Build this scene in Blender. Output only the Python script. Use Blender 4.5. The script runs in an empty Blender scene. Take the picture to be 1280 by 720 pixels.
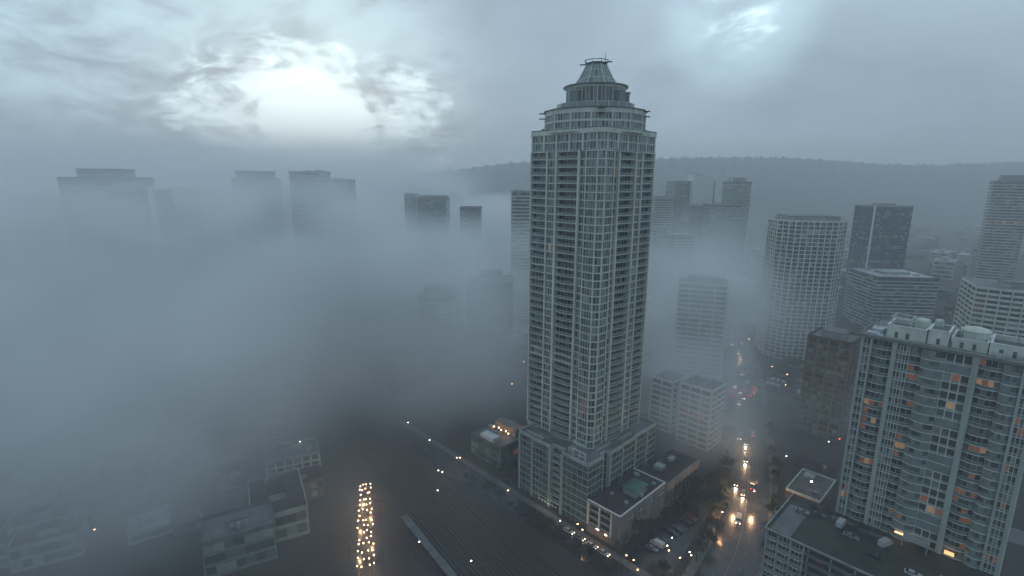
import bpy, bmesh, math, random
from mathutils import Vector, Matrix
random.seed(7)
S = bpy.context.scene
C = S.collection
PI = math.pi
rad = math.radians

# ------------------------------------------------------------------ camera
F = 646.9; PITCH = .2063; ROLL = -.00753; HC = 136.0     # focal length in px of a 1280 px wide frame
def ray(x, y):
    u = (x-640)/F; v = -(y-360)/F
    c, s = math.cos(ROLL), math.sin(ROLL)
    u0 = c*u+s*v; v0 = -s*u+c*v
    return Vector((u0, math.cos(PITCH)+v0*math.sin(PITCH), -math.sin(PITCH)+v0*math.cos(PITCH)))
def at(x, y, z=0.0):
    d = ray(x, y); t = (z-HC)/d.z
    return Vector((0, 0, HC))+d*t
def atY(x, y, Y):
    d = ray(x, y)
    return Vector((0, 0, HC))+d*(Y/d.y)
# the street grid: local x runs right and towards the camera, local y right and away
GA = .797
GO = Vector((30.7, 182.7, 0))
GX = Vector((math.cos(GA), -math.sin(GA), 0)); GY = Vector((math.sin(GA), math.cos(GA), 0))
def G(x, y, z=0.0): return GO+GX*x+GY*y+Vector((0, 0, z))
def loc(p):
    d = Vector((p[0], p[1], 0))-GO
    return d.dot(GX), d.dot(GY)

# ------------------------------------------------------------------ mesh helpers
class MB:
    def __init__(s): s.v = []; s.f = []; s.m = []
    def face(s, pts, m=0):
        b = len(s.v); s.v.extend([tuple(p) for p in pts]); s.f.append(tuple(range(b, b+len(pts)))); s.m.append(m)
    def box(s, x0, y0, z0, x1, y1, z1, m=0):
        b = len(s.v)
        s.v.extend([(x0,y0,z0),(x1,y0,z0),(x1,y1,z0),(x0,y1,z0),(x0,y0,z1),(x1,y0,z1),(x1,y1,z1),(x0,y1,z1)])
        for q in ((0,3,2,1),(4,5,6,7),(0,1,5,4),(1,2,6,5),(2,3,7,6),(3,0,4,7)):
            s.f.append(tuple(b+i for i in q)); s.m.append(m)
    def prism(s, poly, z0, z1, m=0, mtop=None):
        n = len(poly); b = len(s.v)
        s.v.extend([(p[0], p[1], z0) for p in poly]); s.v.extend([(p[0], p[1], z1) for p in poly])
        s.f.append(tuple(b+i for i in reversed(range(n)))); s.m.append(m)
        s.f.append(tuple(b+n+i for i in range(n))); s.m.append(m if mtop is None else mtop)
        for i in range(n):
            j = (i+1) % n
            s.f.append((b+i, b+j, b+n+j, b+n+i)); s.m.append(m)
    def ob(s, P, Q, inn, out, z0, z1, m=0):
        """box along P->Q, reaching out from the line (outwards = right of P->Q) and inn behind it"""
        P = Vector(P[:2]); Q = Vector(Q[:2]); d = (Q-P)
        if d.length < 1e-6: return
        d.normalize(); n = Vector((d.y, -d.x))
        s.prism([P+n*out, Q+n*out, Q-n*inn, P-n*inn], z0, z1, m)
    def post(s, P, d, n, w, dp, z0, z1, m=0):
        P = Vector(P[:2]); a = P-d*w/2; b = P+d*w/2
        s.prism([a+n*dp, b+n*dp, b-n*.1, a-n*.1], z0, z1, m)
    def beam(s, A, B, w, h=None, m=0):
        h = h or w
        A = Vector(A); B = Vector(B); d = (B-A).normalized()
        up = Vector((0, 0, 1)) if abs(d.z) < .95 else Vector((1, 0, 0))
        r = d.cross(up).normalized(); u = r.cross(d)
        q = [r*w/2+u*h/2, -r*w/2+u*h/2, -r*w/2-u*h/2, r*w/2-u*h/2]
        b = len(s.v); s.v.extend([tuple(A+k) for k in q]); s.v.extend([tuple(B+k) for k in q])
        for t in ((0,1,2,3),(7,6,5,4),(0,4,5,1),(1,5,6,2),(2,6,7,3),(3,7,4,0)):
            s.f.append(tuple(b+i for i in t)); s.m.append(m)
    def lathe(s, prof, n=24, m=0, cx=0, cy=0, a0=0.0):
        b = len(s.v); k = len(prof)
        for r, z in prof:
            for i in range(n):
                a = a0+2*PI*i/n; s.v.append((cx+r*math.cos(a), cy+r*math.sin(a), z))
        for j in range(k-1):
            for i in range(n):
                i2 = (i+1) % n
                s.f.append((b+j*n+i, b+j*n+i2, b+(j+1)*n+i2, b+(j+1)*n+i)); s.m.append(m)
        s.f.append(tuple(b+i for i in reversed(range(n)))); s.m.append(m)
        s.f.append(tuple(b+(k-1)*n+i for i in range(n))); s.m.append(m)
    def mesh(s, name, mats):
        me = bpy.data.meshes.new(name)
        me.from_pydata(s.v, [], s.f)
        for m in (mats if isinstance(mats, (list, tuple)) else [mats]): me.materials.append(m)
        me.polygons.foreach_set('material_index', s.m)
        me.update()
        return me
    def build(s, name, mats, parent=None, loc=None, rz=0.0, smooth=False):
        me = s.mesh(name, mats)
        if smooth:
            me.polygons.foreach_set('use_smooth', [True]*len(me.polygons))
        o = bpy.data.objects.new(name, me); C.objects.link(o)
        if parent is not None: o.parent = parent
        if loc is not None: o.location = loc
        o.rotation_euler.z = rz
        return o
def tag(o, label=None, cat=None, group=None, kind=None):
    if label: o['label'] = label
    if cat: o['category'] = cat
    if group: o['group'] = group
    if kind: o['kind'] = kind
    return o
def empty(name, p, rz=0.0, label=None, cat=None, group=None):
    o = bpy.data.objects.new(name, None); C.objects.link(o)
    o.location = p; o.rotation_euler.z = rz; o.empty_display_size = .5
    return tag(o, label, cat, group)
def copy_part(src, parent, loc=None, rz=None):
    c = src.copy(); C.objects.link(c); c.parent = parent
    if loc is not None: c.location = loc
    if rz is not None: c.rotation_euler.z = rz
    return c
def copy_tree(o, parent=None):
    c = o.copy(); C.objects.link(c); c.parent = parent
    for ch in list(o.children): copy_tree(ch, c)
    return c

# ------------------------------------------------------------------ materials
def mat(name, col, rough=.7, var=.15, scale=.25, metal=0.0, spec=.5, streak=False, emit=None, es=0.0, col2=None, alpha=None):
    m = bpy.data.materials.new(name); m.use_nodes = True
    t = m.node_tree; b = t.nodes['Principled BSDF']
    b.inputs['Roughness'].default_value = rough; b.inputs['Metallic'].default_value = metal
    b.inputs['Specular IOR Level'].default_value = spec
    if var > 0:
        tc = t.nodes.new('ShaderNodeTexCoord'); mp = t.nodes.new('ShaderNodeMapping')
        mp.inputs['Scale'].default_value = (1, 1, .12) if streak else (1, 1, 1)
        ns = t.nodes.new('ShaderNodeTexNoise'); ns.inputs['Scale'].default_value = scale; ns.inputs['Detail'].default_value = 5
        ns.inputs['Roughness'].default_value = .65
        cr = t.nodes.new('ShaderNodeValToRGB')
        c2 = col2 or tuple(c*(1-var*2) for c in col)
        cr.color_ramp.elements[0].position = .3; cr.color_ramp.elements[0].color = (*c2, 1)
        cr.color_ramp.elements[1].position = .68; cr.color_ramp.elements[1].color = (*[min(1, c*(1+var*.6)) for c in col], 1)
        t.links.new(tc.outputs['Object'], mp.inputs[0]); t.links.new(mp.outputs[0], ns.inputs['Vector'])
        t.links.new(ns.outputs[0], cr.inputs[0]); t.links.new(cr.outputs[0], b.inputs['Base Color'])
    else:
        b.inputs['Base Color'].default_value = (*col, 1)
    if emit:
        b.inputs['Emission Color'].default_value = (*emit, 1); b.inputs['Emission Strength'].default_value = es
    return m
def glass(name, col, rough=.12, spec=.6):
    """dark tinted glazing with faint waviness, panes slightly different"""
    m = mat(name, col, rough, .2, .6, 0, spec)
    t = m.node_tree; b = t.nodes['Principled BSDF']
    tc = t.nodes.new('ShaderNodeTexCoord'); ns = t.nodes.new('ShaderNodeTexNoise'); ns.inputs['Scale'].default_value = .5
    bp = t.nodes.new('ShaderNodeBump'); bp.inputs['Strength'].default_value = .12; bp.inputs['Distance'].default_value = .3
    t.links.new(tc.outputs['Object'], ns.inputs['Vector']); t.links.new(ns.outputs[0], bp.inputs['Height']); t.links.new(bp.outputs[0], b.inputs['Normal'])
    return m
M = {}
M['conc'] = mat('pale_concrete', (.57, .62, .545), .8, .16, .35, streak=True)
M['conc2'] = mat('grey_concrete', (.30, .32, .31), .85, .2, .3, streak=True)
M['concd'] = mat('dark_concrete', (.13, .14, .14), .9, .25, .3)
M['frame'] = mat('white_metal_frame', (.52, .58, .56), .45, .08, .5)
M['g0'] = glass('glass_dark', (.058, .072, .066))
M['g1'] = glass('glass_grey', (.12, .148, .134), .18)
M['g2'] = mat('glass_with_blinds', (.19, .225, .205), .3, .15, 1.2)
M['g3'] = mat('pale_curtain_behind_glass', (.26, .30, .28), .35, .15, 2)
M['span'] = mat('spandrel_glass', (.155, .20, .185), .25, .12, .4)
M['pod'] = mat('teal_podium_glass', (.085, .125, .12), .25, .15, .4)
M['garage'] = mat('stained_grey_concrete', (.19, .195, .20), .85, .25, .35, streak=True)
M['pil'] = mat('grey_green_concrete', (.34, .40, .375), .8, .14, .35, streak=True)
M['teal'] = mat('frosted_balcony_glass', (.195, .245, .23), .3, .12, .4)
M['lit'] = mat('lit_room_orange', (.3, .12, .05), .5, .3, 1.5, emit=(1, .36, .19), es=.04)
M['lit2'] = mat('lit_room_warm', (.4, .25, .12), .5, .3, 1.5, emit=(1, .55, .25), es=.09)
M['bal'] = mat('balcony_edge_concrete', (.55, .605, .555), .7, .12, .6)
M['rail'] = mat('balcony_glass_rail', (.15, .19, .18), .2, .1, .6)
M['roofd'] = mat('brown_gravel_roof', (.055, .045, .042), .95, .35, .25)
M['roofg'] = mat('grey_membrane_roof', (.15, .16, .165), .6, .3, .12)
M['roofw'] = mat('wet_pale_roof', (.42, .46, .48), .35, .3, .1)
M['green'] = mat('green_metal_roof', (.05, .135, .10), .5, .15, .6)
M['blue'] = mat('blue_curtain_wall', (.02, .045, .085), .12, .2, .2)
M['stone'] = mat('tan_stone', (.25, .20, .16), .85, .2, .4)
M['brown'] = mat('brown_brick', (.13, .095, .075), .9, .2, .5)
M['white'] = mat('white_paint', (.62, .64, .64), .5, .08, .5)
M['asph'] = mat('asphalt', (.032, .033, .036), .24, .3, .15)
M['walk'] = mat('pavement_concrete', (.12, .12, .12), .6, .25, .5)
M['line'] = mat('road_paint', (.22, .21, .18), .6, .25, 1.5)
M['ball'] = mat('track_ballast', (.04, .036, .034), .95, .35, 1.2)
M['steel'] = mat('rail_steel', (.25, .24, .23), .45, .1, 1, metal=1)
M['wood'] = mat('sleeper_timber', (.035, .028, .024), .9, .2, 2)
M['dark'] = mat('dark_metal', (.03, .032, .034), .5, .1, 1)
M['tyre'] = mat('tyre_rubber', (.012, .012, .012), .8, 0)
M['head'] = mat('headlight_lens', (.8, .8, .8), .3, 0, emit=(1, .8, .56), es=11)
M['tail'] = mat('taillight_lens', (.4, .02, .02), .3, 0, emit=(1, .06, .05), es=7)
M['lamp'] = mat('sodium_lamp', (.8, .6, .4), .3, 0, emit=(1, .50, .20), es=13)
M['lampw'] = mat('white_lamp', (.8, .8, .8), .3, 0, emit=(1, .84, .66), es=9)
M['red'] = mat('red_signal_lens', (.5, .02, .02), .3, 0, emit=(1, .05, .08), es=16)
M['leaf'] = mat('dark_leaves', (.030, .045, .024), .8, .35, .5)
M['leaf2'] = mat('brown_leaves', (.06, .05, .028), .8, .3, .5)
M['bark'] = mat('bark', (.05, .04, .032), .9, .3, 2)
GL = [M['g0'], M['g1'], M['g2'], M['g3'], M['lit'], M['lit2'], M['frame'], M['span']]   # pane slots 0-5, mullion 6, spandrel 7

# ------------------------------------------------------------------ facade pieces
def pane_mat(litp, tone):
    r = random.random()
    if r < litp: return 4 if random.random() < .8 else 5
    r = random.random()
    a, b, c = tone
    return 0 if r < a else 1 if r < b else 2 if r < c else 3
def glaze(mb, P, Q, z0, nf, fh, sub=1.5, sp=.75, litp=.003, tone=(.45, .8, .95), mull=.13, top=.32, skip=None, transom=False, sill=True):
    """window wall on the line P->Q (outside on the right): per storey a spandrel and panes, mullions proud of them"""
    P = Vector(P[:2]); Q = Vector(Q[:2]); d = Q-P; L = d.length; d = d.normalized(); n = Vector((d.y, -d.x))
    k = max(1, round(L/sub)); w = L/k
    for f in range(nf):
        za = z0+f*fh
        if skip and f in skip: continue
        zb = za+sp; zc = za+fh-.02
        lit = random.random() < litp*4
        fl = random.random()
        if sp > 0: mb.face([(P.x, P.y, za), (Q.x, Q.y, za), (Q.x, Q.y, zb), (P.x, P.y, zb)], 7)
        for i in range(k):
            A = P+d*(w*i); B = P+d*(w*(i+1))
            t = tone if fl < .8 else (tone[0]*.4, tone[1]*.75, tone[2]*.95)
            mi = pane_mat(.45 if lit else litp*.3, t)
            mb.face([(A.x, A.y, zb), (B.x, B.y, zb), (B.x, B.y, zc), (A.x, A.y, zc)], mi)
        if mull > 0 and sill: mb.ob(P, Q, .02, .05, zb-.06, zb+.06, 6)
        if transom: mb.ob(P, Q, .02, .05, zb+(zc-zb)*.62, zb+(zc-zb)*.62+.1, 6)
    if mull > 0:
        for i in range(k+1):
            mb.post(P+d*(w*i), d, n, mull, .09, z0, z0+nf*fh, 6)
def circ(cx, cy, r, n, a0=0.0): return [(cx+r*math.cos(a0+2*PI*i/n), cy+r*math.sin(a0+2*PI*i/n)) for i in range(n)]
def rect(x0, y0, x1, y1): return [(x0, y0), (x1, y0), (x1, y1), (x0, y1)]
def balcony_mesh(P, Q, depth, bulge, name='balcony', rail=1.0, seg=6):
    """slab with a bowed edge between P and Q (outside on the right), glass rail and handrail"""
    P = Vector(P[:2]); Q = Vector(Q[:2]); d = (Q-P); L = d.length; d.normalize(); n = Vector((d.y, -d.x))
    arc = [P+d*(L*i/seg)+n*(bulge*4*(i/seg)*(1-i/seg)) for i in range(seg+1)]
    mb = MB()
    mb.prism([*arc, Q-n*depth, P-n*depth], -.12, .14, 0)
    for i in range(seg):
        mb.ob(arc[i], arc[i+1], .12, -.06, .14, rail, 1)
        mb.ob(arc[i], arc[i+1], .14, -.04, rail, rail+.07, 2)
    return mb.mesh(name, [M['bal'], M['rail'], M['frame']])
def place_parts(root, items, limit=100, name='balcony'):
    """items: (mesh, matrix-free location, distance); the nearest as parts of their own, the rest as one part"""
    items = sorted(items, key=lambda t: t[2])
    for me, l, _ in items[:limit]:
        o = bpy.data.objects.new(name, me); C.objects.link(o); o.parent = root; o.location = l
    rest = items[limit:]
    if rest:
        mb = MB()
        for me, l, _ in rest:
            b = len(mb.v)
            mb.v.extend([(v.co.x+l[0], v.co.y+l[1], v.co.z+l[2]) for v in me.vertices])
            for p in me.polygons:
                mb.f.append(tuple(b+i for i in p.vertices)); mb.m.append(p.material_index)
        o = mb.build(name, [M['bal'], M['rail'], M['frame']], root); o['kind'] = 'stuff'

# ------------------------------------------------------------------ the main tower
def main_tower():
    root = empty('apartment_tower', G(0, 0), -GA, 'tallest pale green glass and concrete apartment tower with stepped drum and glass cone on top', 'tower')
    fh = 3.06; NP = 9; ZP = NP*fh                      # podium storeys
    # --- podium, seen faces: y=0 (x -38.5..0) and x=0 (y 0..42)
    x0 = -38.5; y1 = 42.0
    segs = [((x0, 0), (-30, 0), 1.7), ((-30, -.5), (-20, -.5), 1.5), ((-20, 1.6), (-13.2, 1.6), 2.2), ((-13.2, -.7), (0, -.7), 1.9)]
    tone = (.30, .68, .96)
    for P, Q, sub in segs:
        mb = MB(); glaze(mb, P, Q, 0, NP, fh, sub*1.3, .7, .0, tone, .09, sill=False); mb.build('glazing_bay', [M['g0'], M['g1'], M['pod'], M['g1'], M['lit'], M['lit2'], M['pil'], M['pod']], root)
    for P, Q, sub in [((0, -.7), (0, 9), 1.9), ((-2.0, 9), (-2.0, 13), 2), ((.4, 13), (.4, 22), 1.8), ((0, 22), (0, 32), 1.8), ((-.6, 32), (-.6, 50), 2.0)]:
        mb = MB(); glaze(mb, P, Q, 0, NP, fh, sub*1.3, .7, .0, tone, .09, sill=False); mb.build('glazing_bay', [M['g0'], M['g1'], M['pod'], M['g1'], M['lit'], M['lit2'], M['pil'], M['pod']], root)
    mb = MB()
    outl = [(x0, 0), (-30, 0), (-30, -.5), (-20, -.5), (-20, 1.6), (-13.2, 1.6), (-13.2, -.7), (0, -.7), (0, 9), (-2.0, 9), (-2.0, 13), (.4, 13), (.4, 22), (0, 22), (0, 32), (-.6, 32), (-.6, y1), (-.6, 50), (-42, 50), (-42, 9), (x0, 9)]
    inn = [(-38.4, .15), (-30, .15), (-30, .15), (-20.1, .15), (-20.1, 1.75), (-13.1, 1.75), (-13.1, -.55), (-.15, -.55), (-.15, 9.1), (-2.15, 9.1), (-2.15, 12.9), (.25, 13.1), (.25, 22), (-.15, 22), (-.15, 32), (-.75, 32), (-.75, 49.8), (-41.8, 49.8), (-41.8, 9.2), (-38.4, 9.2)]
    mb.prism(inn, 0, ZP-.4, 0)
    mb.build('podium_core', [M['concd']], root)
    def off(poly, k): 
        out = []
        n = len(poly)
        for i in range(n):
            p = Vector(poly[i]); a = Vector(poly[i-1]); b = Vector(poly[(i+1) % n])
            d1 = (p-a).normalized(); d2 = (b-p).normalized()
            if d1.length < .5: d1 = d2
            if d2.length < .5: d2 = d1
            n1 = Vector((d1.y, -d1.x)); n2 = Vector((d2.y, -d2.x)); m = n1+n2
            if m.length < .2: out.append(p+n1*k); continue
            m.normalize(); c = max(.5, m.dot(n1)); out.append(p+m*(k/c))
        return out
    mb = MB(); mb.prism(off(outl, .2), 0, .26, 0); sl = mb.mesh('floor_slab', [M['pil']])
    for f in range(1, NP):
        o = bpy.data.objects.new('floor_slab', sl); C.objects.link(o); o.parent = root; o.location = (0, 0, f*fh-.18)
    # parapet and terrace on the podium
    mb = MB(); mb.prism(off(outl, .12), ZP-.3, ZP-.05, 0)
    o_ = off(outl, .3); 
    for i in range(len(o_)):
        P, Q = o_[i], o_[(i+1) % len(o_)]
        mb.ob(P, Q, .4, 0, ZP-.5, ZP+1.0, 1)
    mb.build('parapet', [M['roofg'], M['pil']], root)
    mb = MB()                                              # terrace planters, corner pergola frame, plant boxes
    for (a, b, c, d, h) in ((-36, 1.2, -26, 2.6, .9), (-12, 1, -9.4, 3.6, 2.6), (-5, 10, -3.6, 20, .9), (-3.6, 24, -2.4, 33, 1.1), (-8.6, 1.2, -3, 2.4, .8)):
        mb = MB(); mb.box(a, b, ZP-.04, c, d, ZP+h, 0); mb.build('terrace_planter', [M['conc2']], root)
    mb = MB()
    for k in range(3): mb.box(-9+3*k, .6, ZP+.05, -8.6+3*k, 1.0, ZP+3.2, 0)
    mb.box(-9, .6, ZP+3.2, -2.6, 1, ZP+3.5, 0)
    mb.build('pergola', [M['frame']], root)
    for P, w in (((-38.2, -.1), .8), ((-30, -.6), .7), ((-20, -.6), 1.1), ((-13.2, -.8), 1.2)):
        mb = MB(); mb.box(P[0]-w/2, P[1]-.35, 0, P[0]+w/2, P[1]+2.3, ZP-.5, 0); mb.build('pilaster', [M['pil']], root)
    for P, w in (((.35, 13.2), .9), ((.35, 22), .8), ((0, 32.2), .7), ((0, 41.6), .8), ((-.1, 8.8), .6)):
        mb = MB(); mb.box(P[0]-1.5, P[1]-w/2, 0, P[0]+.4, P[1]+w/2, ZP-.5, 0); mb.build('pilaster', [M['pil']], root)
    # recessed podium balconies
    bm_ = balcony_mesh((-20, .1), (-13.2, .1), 1.6, .25)
    items = [(bm_, (0, 0, f*fh+.0), 150+f*.1-50) for f in range(1, NP)]

    # --- shaft
    T0 = ZP; NS = 39; NT = 2; Z1 = T0+NS*fh; Z2 = Z1+NT*fh+.9
    sx0, sx1, sy0, sy1 = -44.9, -6.9, 9.4, 47.4; SL = sx1-sx0
    # profile along one face from the window corner: (s, n) glass line and slab line, kinds
    gl = [(2.2, 0), (7.2, 0), (7.2, -.8), (11, -.8), (11, -2.4), (22, -2.4), (22, -.5), (27, -.5), (27, -1.5), (35.4, -1.5)]
    slab = [(2.05, .25), (7.4, .25), (7.4, -.5), (10.6, -.5), (10.6, -.1), (22.4, -.1), (22.4, -.2), (27.2, -.2), (27.2, .1), (36.0, .1)]
    faces = [((sx1, sy0), (0, 1), (1, 0), 1), ((sx0, sy1), (1, 0), (0, 1), -1), ((sx0, sy1), (0, -1), (-1, 0), 1), ((sx1, sy0), (-1, 0), (0, -1), -1)]
    def line(prof, o, t, n, dr):
        o = Vector(o); t = Vector(t); n = Vector(n)
        p = [o+t*s+n*k for s, k in prof]
        return p if dr > 0 else list(reversed(p))
    GP, SP = [], []
    for o, t, n, dr in faces: GP += line(gl, o, t, n, dr); SP += line(slab, o, t, n, dr)
    ret = MB()
    N = len(GP)
    for i in range(N):
        P, Q = GP[i], GP[(i+1) % N]; L = (Q-P).length
        if L < 2.0:
            ret.face([(P.x, P.y, T0), (Q.x, Q.y, T0), (Q.x, Q.y, Z1), (P.x, P.y, Z1)], 0); continue
        far = (P.y+Q.y)/2 > 30 and (P.x+Q.x)/2 < -10
        deep = abs(L-11) < .1
        mb = MB()
        if far and not deep: glaze(mb, P, Q, T0, NS, fh, 3, .8, 0, (.5, .8, .95), 0)
        elif deep: glaze(mb, P, Q, T0, NS, fh, 1.8, .1, .0, (.78, .95, .99), .1, sill=False)
        elif L > 5.5: glaze(mb, P, Q, T0, NS, fh, 1.75, .2, .0, (.5, .9, .98), .12, sill=False)
        else: glaze(mb, P, Q, T0, NS, fh, 1.25 if abs(L-5) < .05 and 1 else 1.9, .5, .0012, (.30, .72, .94), .11, sill=False)
        mb.build('glazing_bay', GL, root)
    ret.build('return_wall', [M['conc']], root)
    mb = MB(); mb.prism(SP, -.05, .38, 0); sl = mb.mesh('floor_slab', [M['bal']])
    for f in range(0, NS+1):
        o = bpy.data.objects.new('floor_slab', sl); C.objects.link(o); o.parent = root; o.location = (0, 0, T0+f*fh-.15)
    # pilasters
    for o, t, n, dr in faces:
        for s, w, p, dp in ((10.9, .95, .2, 2.2), (22.1, 1.0, .35, 2.4), (27.1, .6, .2, 1.4), (7.3, .45, .35, 1.0), (2.1, .35, .35, .6), (35.7, .6, .25, 1.6)):
            c = Vector(o)+Vector(t)*s; tt = Vector(t)*w/2; nn = Vector(n)
            q = [c-tt+nn*p, c+tt+nn*p, c+tt-nn*(dp-p), c-tt-nn*(dp-p)]
            if dr < 0: q.reverse()
            mb = MB(); mb.prism(q, T0, Z1+.1, 0); mb.build('pilaster', [M['conc']], root)
    # balconies: in the recesses of the two near faces, and round the side corners
    camL = Vector((109, -149.5))
    for fi, (o, t, n, dr) in enumerate(faces):
        c = Vector(o); t = Vector(t); n = Vector(n)
        P = c+t*11.4; Q = c+t*21.6
        if dr < 0: P, Q = Q, P
        me = balcony_mesh(P, Q, 2.1, 1.15)
        P2 = c+t*27.4+n*.1; Q2 = c+t*35.4+n*.1
        if dr < 0: P2, Q2 = Q2, P2
        me2 = balcony_mesh(P2, Q2, 1.6, .7)
        for f in range(NS):
            if f in (11, 12, 24) and fi == 3: continue
            z = T0+f*fh+.16
            items.append((me, (0, 0, z), (P-camL).length+abs(z-110)*.05+(0 if fi in (0, 3) else 500)))
            items.append((me2, (0, 0, z), (P2-camL).length+60+abs(z-110)*.05+(0 if fi in (0, 3) else 500)))
    # chamfer corner balconies (left and right corner of the silhouette)
    for a, b in (((sx0, sy0+2.6), (sx0+2.6, sy0)), ((sx1-2.6, sy1), (sx1, sy1-2.6))):
        pass
    place_parts(root, items)
    # --- two top storeys with piers and window groups, full square with cut corners
    c = 2.6
    T = [(sx1, sy0+c), (sx1, sy1-c), (sx1-c, sy1), (sx0+c, sy1), (sx0, sy1-c), (sx0, sy0+c), (sx0+c, sy0), (sx1-c, sy0)]
    T = [Vector(p) for p in T]
    for i in range(8):
        P, Q = T[i], T[(i+1) % 8]; L = (Q-P).length; d = (Q-P).normalized()
        if L < 6:
            mb = MB(); glaze(mb, P, Q, Z1+.2, NT, fh, 1.3, .5, 0, (.3, .7, .93), .2); mb.build('glazing_bay', GL, root); continue
        k = 5; w = L/k
        for j in range(k):
            A = P+d*(w*j+.4); B = P+d*(w*(j+1)-.4)
            mb = MB(); glaze(mb, A, B, Z1+.2, NT, fh, 1.3, .5, .0, (.3, .68, .9), .2); mb.build('glazing_bay', GL, root)
        mb = MB()
        for j in range(k+1):
            mb.ob(P+d*max(0, w*j-.4), P+d*min(L, w*j+.4), .3, .28, Z1+.15, Z2, 0)
        mb.build('corner_pier' if False else 'pier', [M['conc']], root)
    mb = MB(); mb.prism([p+(p-Vector(((sx0+sx1)/2, (sy0+sy1)/2))).normalized()*.35 for p in T], Z1+.16+fh, Z1+.5+fh, 0); mb.build('floor_slab', [M['conc']], root)
    cen = Vector(((sx0+sx1)/2, (sy0+sy1)/2))
    ex = [p+(p-cen).normalized()*.5 for p in T]
    mb = MB(); mb.prism(ex, Z1+NT*fh+.22, Z2, 0)
    for i in range(8): mb.ob(ex[i], ex[(i+1) % 8], .35, .02, Z2+.003, Z2+1.0, 0)
    mb.build('parapet', [M['conc']], root)
    mb = MB()                                              # glass rail above the parapet
    for i in range(8): mb.ob(ex[i], ex[(i+1) % 8], .2, -.1, Z2+1.0, Z2+1.5, 0)
    mb.build('roof_railing', [M['rail']], root)
    # --- tier one: rounded octagon, two storeys of windows below a deep band
    cen = cen+Vector((.95, -.9)); cx, cy = cen
    def ring(r, n=16, a0=PI/16, sq=.0):
        out = []
        for i in range(n):
            a = a0+2*PI*i/n; k = 1+sq*abs(math.cos(2*a))
            out.append(Vector((cx+r*k*math.cos(a), cy+r*k*math.sin(a))))
        return out
    R1 = 20.0; za = Z2; A1 = ring(R1, 16)
    for i in range(16):
        P, Q = A1[i], A1[(i+1) % 16]
        mb = MB(); glaze(mb, P, Q, za+.9, 2, 2.95, 1.35, .6, .0, (.3, .65, .9), .2); mb.build('glazing_bay', GL, root)
    mb = MB(); mb.prism(ring(R1-.3, 16), za, za+8.2, 0); mb.prism(ring(R1+.25, 16), za+.01, za+.9, 0)
    mb.prism(ring(R1+.3, 16), za+3.7, za+4.4, 0); mb.prism(ring(R1+.35, 16), za+6.8, za+8.6, 0); mb.prism(ring(R1+.9, 16), za+8.6, za+8.85, 1)
    for p in A1: 
        d = (p-cen).normalized(); t = Vector((-d.y, d.x)); mb.prism([p+d*.35-t*.3, p+d*.35+t*.3, p-d*.5+t*.3, p-d*.5-t*.3], za+.5, za+7, 0)
    mb.build('setback_storeys', [M['conc'], M['concd']], root)
    for a in (-PI/4-.02, PI*.98, PI/2*1.02, -PI*.75, 0.3):                # little canopy fins standing out of the tier
        d = Vector((math.cos(a), math.sin(a)))
        mb = MB()
        for zz in (za+6.3, za+8.3):
            mb.beam((cx+d.x*(R1-.5), cy+d.y*(R1-.5), zz), (cx+d.x*(R1+2.4), cy+d.y*(R1+2.4), zz), 2.2, .22)
        mb.build('canopy_fin', [M['dark']], root)
    # terrace rail, drum
    zb = za+8.85; R2 = 15.6
    mb = MB(); rr = ring(R2, 24)
    for i in range(24):
        mb.ob(rr[i], rr[(i+1) % 24], .05, .02, zb, zb+2.5, 0)
        mb.ob(rr[i], rr[(i+1) % 24], .1, .06, zb+2.5, zb+2.62, 1)
        p = rr[i]; mb.box(p.x-.1, p.y-.1, zb, p.x+.1, p.y+.1, zb+2.6, 1)
    mb.build('terrace_rail', [M['teal'], M['frame']], root)
    R3 = 11.5; zc = zb+9.3
    mb = MB(); D = ring(R3, 48)
    for i in range(48):
        P, Q = D[i], D[(i+1) % 48]
        mb.face([(P.x, P.y, zb), (Q.x, Q.y, zb), (Q.x, Q.y, zc), (P.x, P.y, zc)], random.choice((0, 0, 1, 1, 2)))
        d = (P-cen).normalized(); t = Vector((-d.y, d.x))
        w = .3 if i % 4 == 0 else .14
        mb.prism([P+d*.2-t*w/2, P+d*.2+t*w/2, P-d*.1+t*w/2, P-d*.1-t*w/2], zb, zc, 3)
    mb.build('glass_drum', [M['g0'], M['g1'], M['g2'], M['frame']], root)
    mb = MB(); mb.lathe([(R3-.2, zc-.9), (R3+.25, zc-.9), (R3+.3, zc-.3), (R3+1.3, zc), (R3+1.35, zc+.3), (R3+.9, zc+.45), (9, zc+1.0)], 48, 0, cx, cy); mb.build('eave_ring', [M['conc']], root, smooth=False)
    mb = MB(); mb.lathe([(R3+1.36, zc-.02), (R3+1.45, zc-.02), (R3+1.45, zc+.32), (R3+1.36, zc+.32)], 48, 0, cx, cy); mb.build('gutter', [M['dark']], root)
    # side boxes of the drum (projecting frames right and left)
    for a in (-.05, PI*.52, -PI*.5, PI, .55):
        d = Vector((math.cos(a), math.sin(a))); t = Vector((-d.y, d.x)); p = cen+d*(R3-.2)
        mb = MB(); mb.prism([p-t*1.8, p+d*2.2-t*1.8, p+d*2.2+t*1.8, p+t*1.8], zb, zc-2.2, 0); mb.prism([p-t*2-d*.1, p+d*2.5-t*2, p+d*2.5+t*2, p+t*2-d*.1], zc-2.2, zc-2.0, 1)
        mb.build('drum_bay', [M['span'], M['conc']], root)
    # cone: truncated octagonal glass roof
    zd = zc+1.0; ze = zd+8.0
    mb = MB(); K = 8; Ra, Rb = 8.8, 4.0
    def rp(r, i, z, n=K): a = 2*PI*(i+.5)/n-.12; return Vector((cx+r*math.cos(a), cy+r*math.sin(a), z))
    lv = [(Ra, zd), (7.1, zd+2.4), (5.4, zd+5.4), (Rb, ze)]
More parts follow.
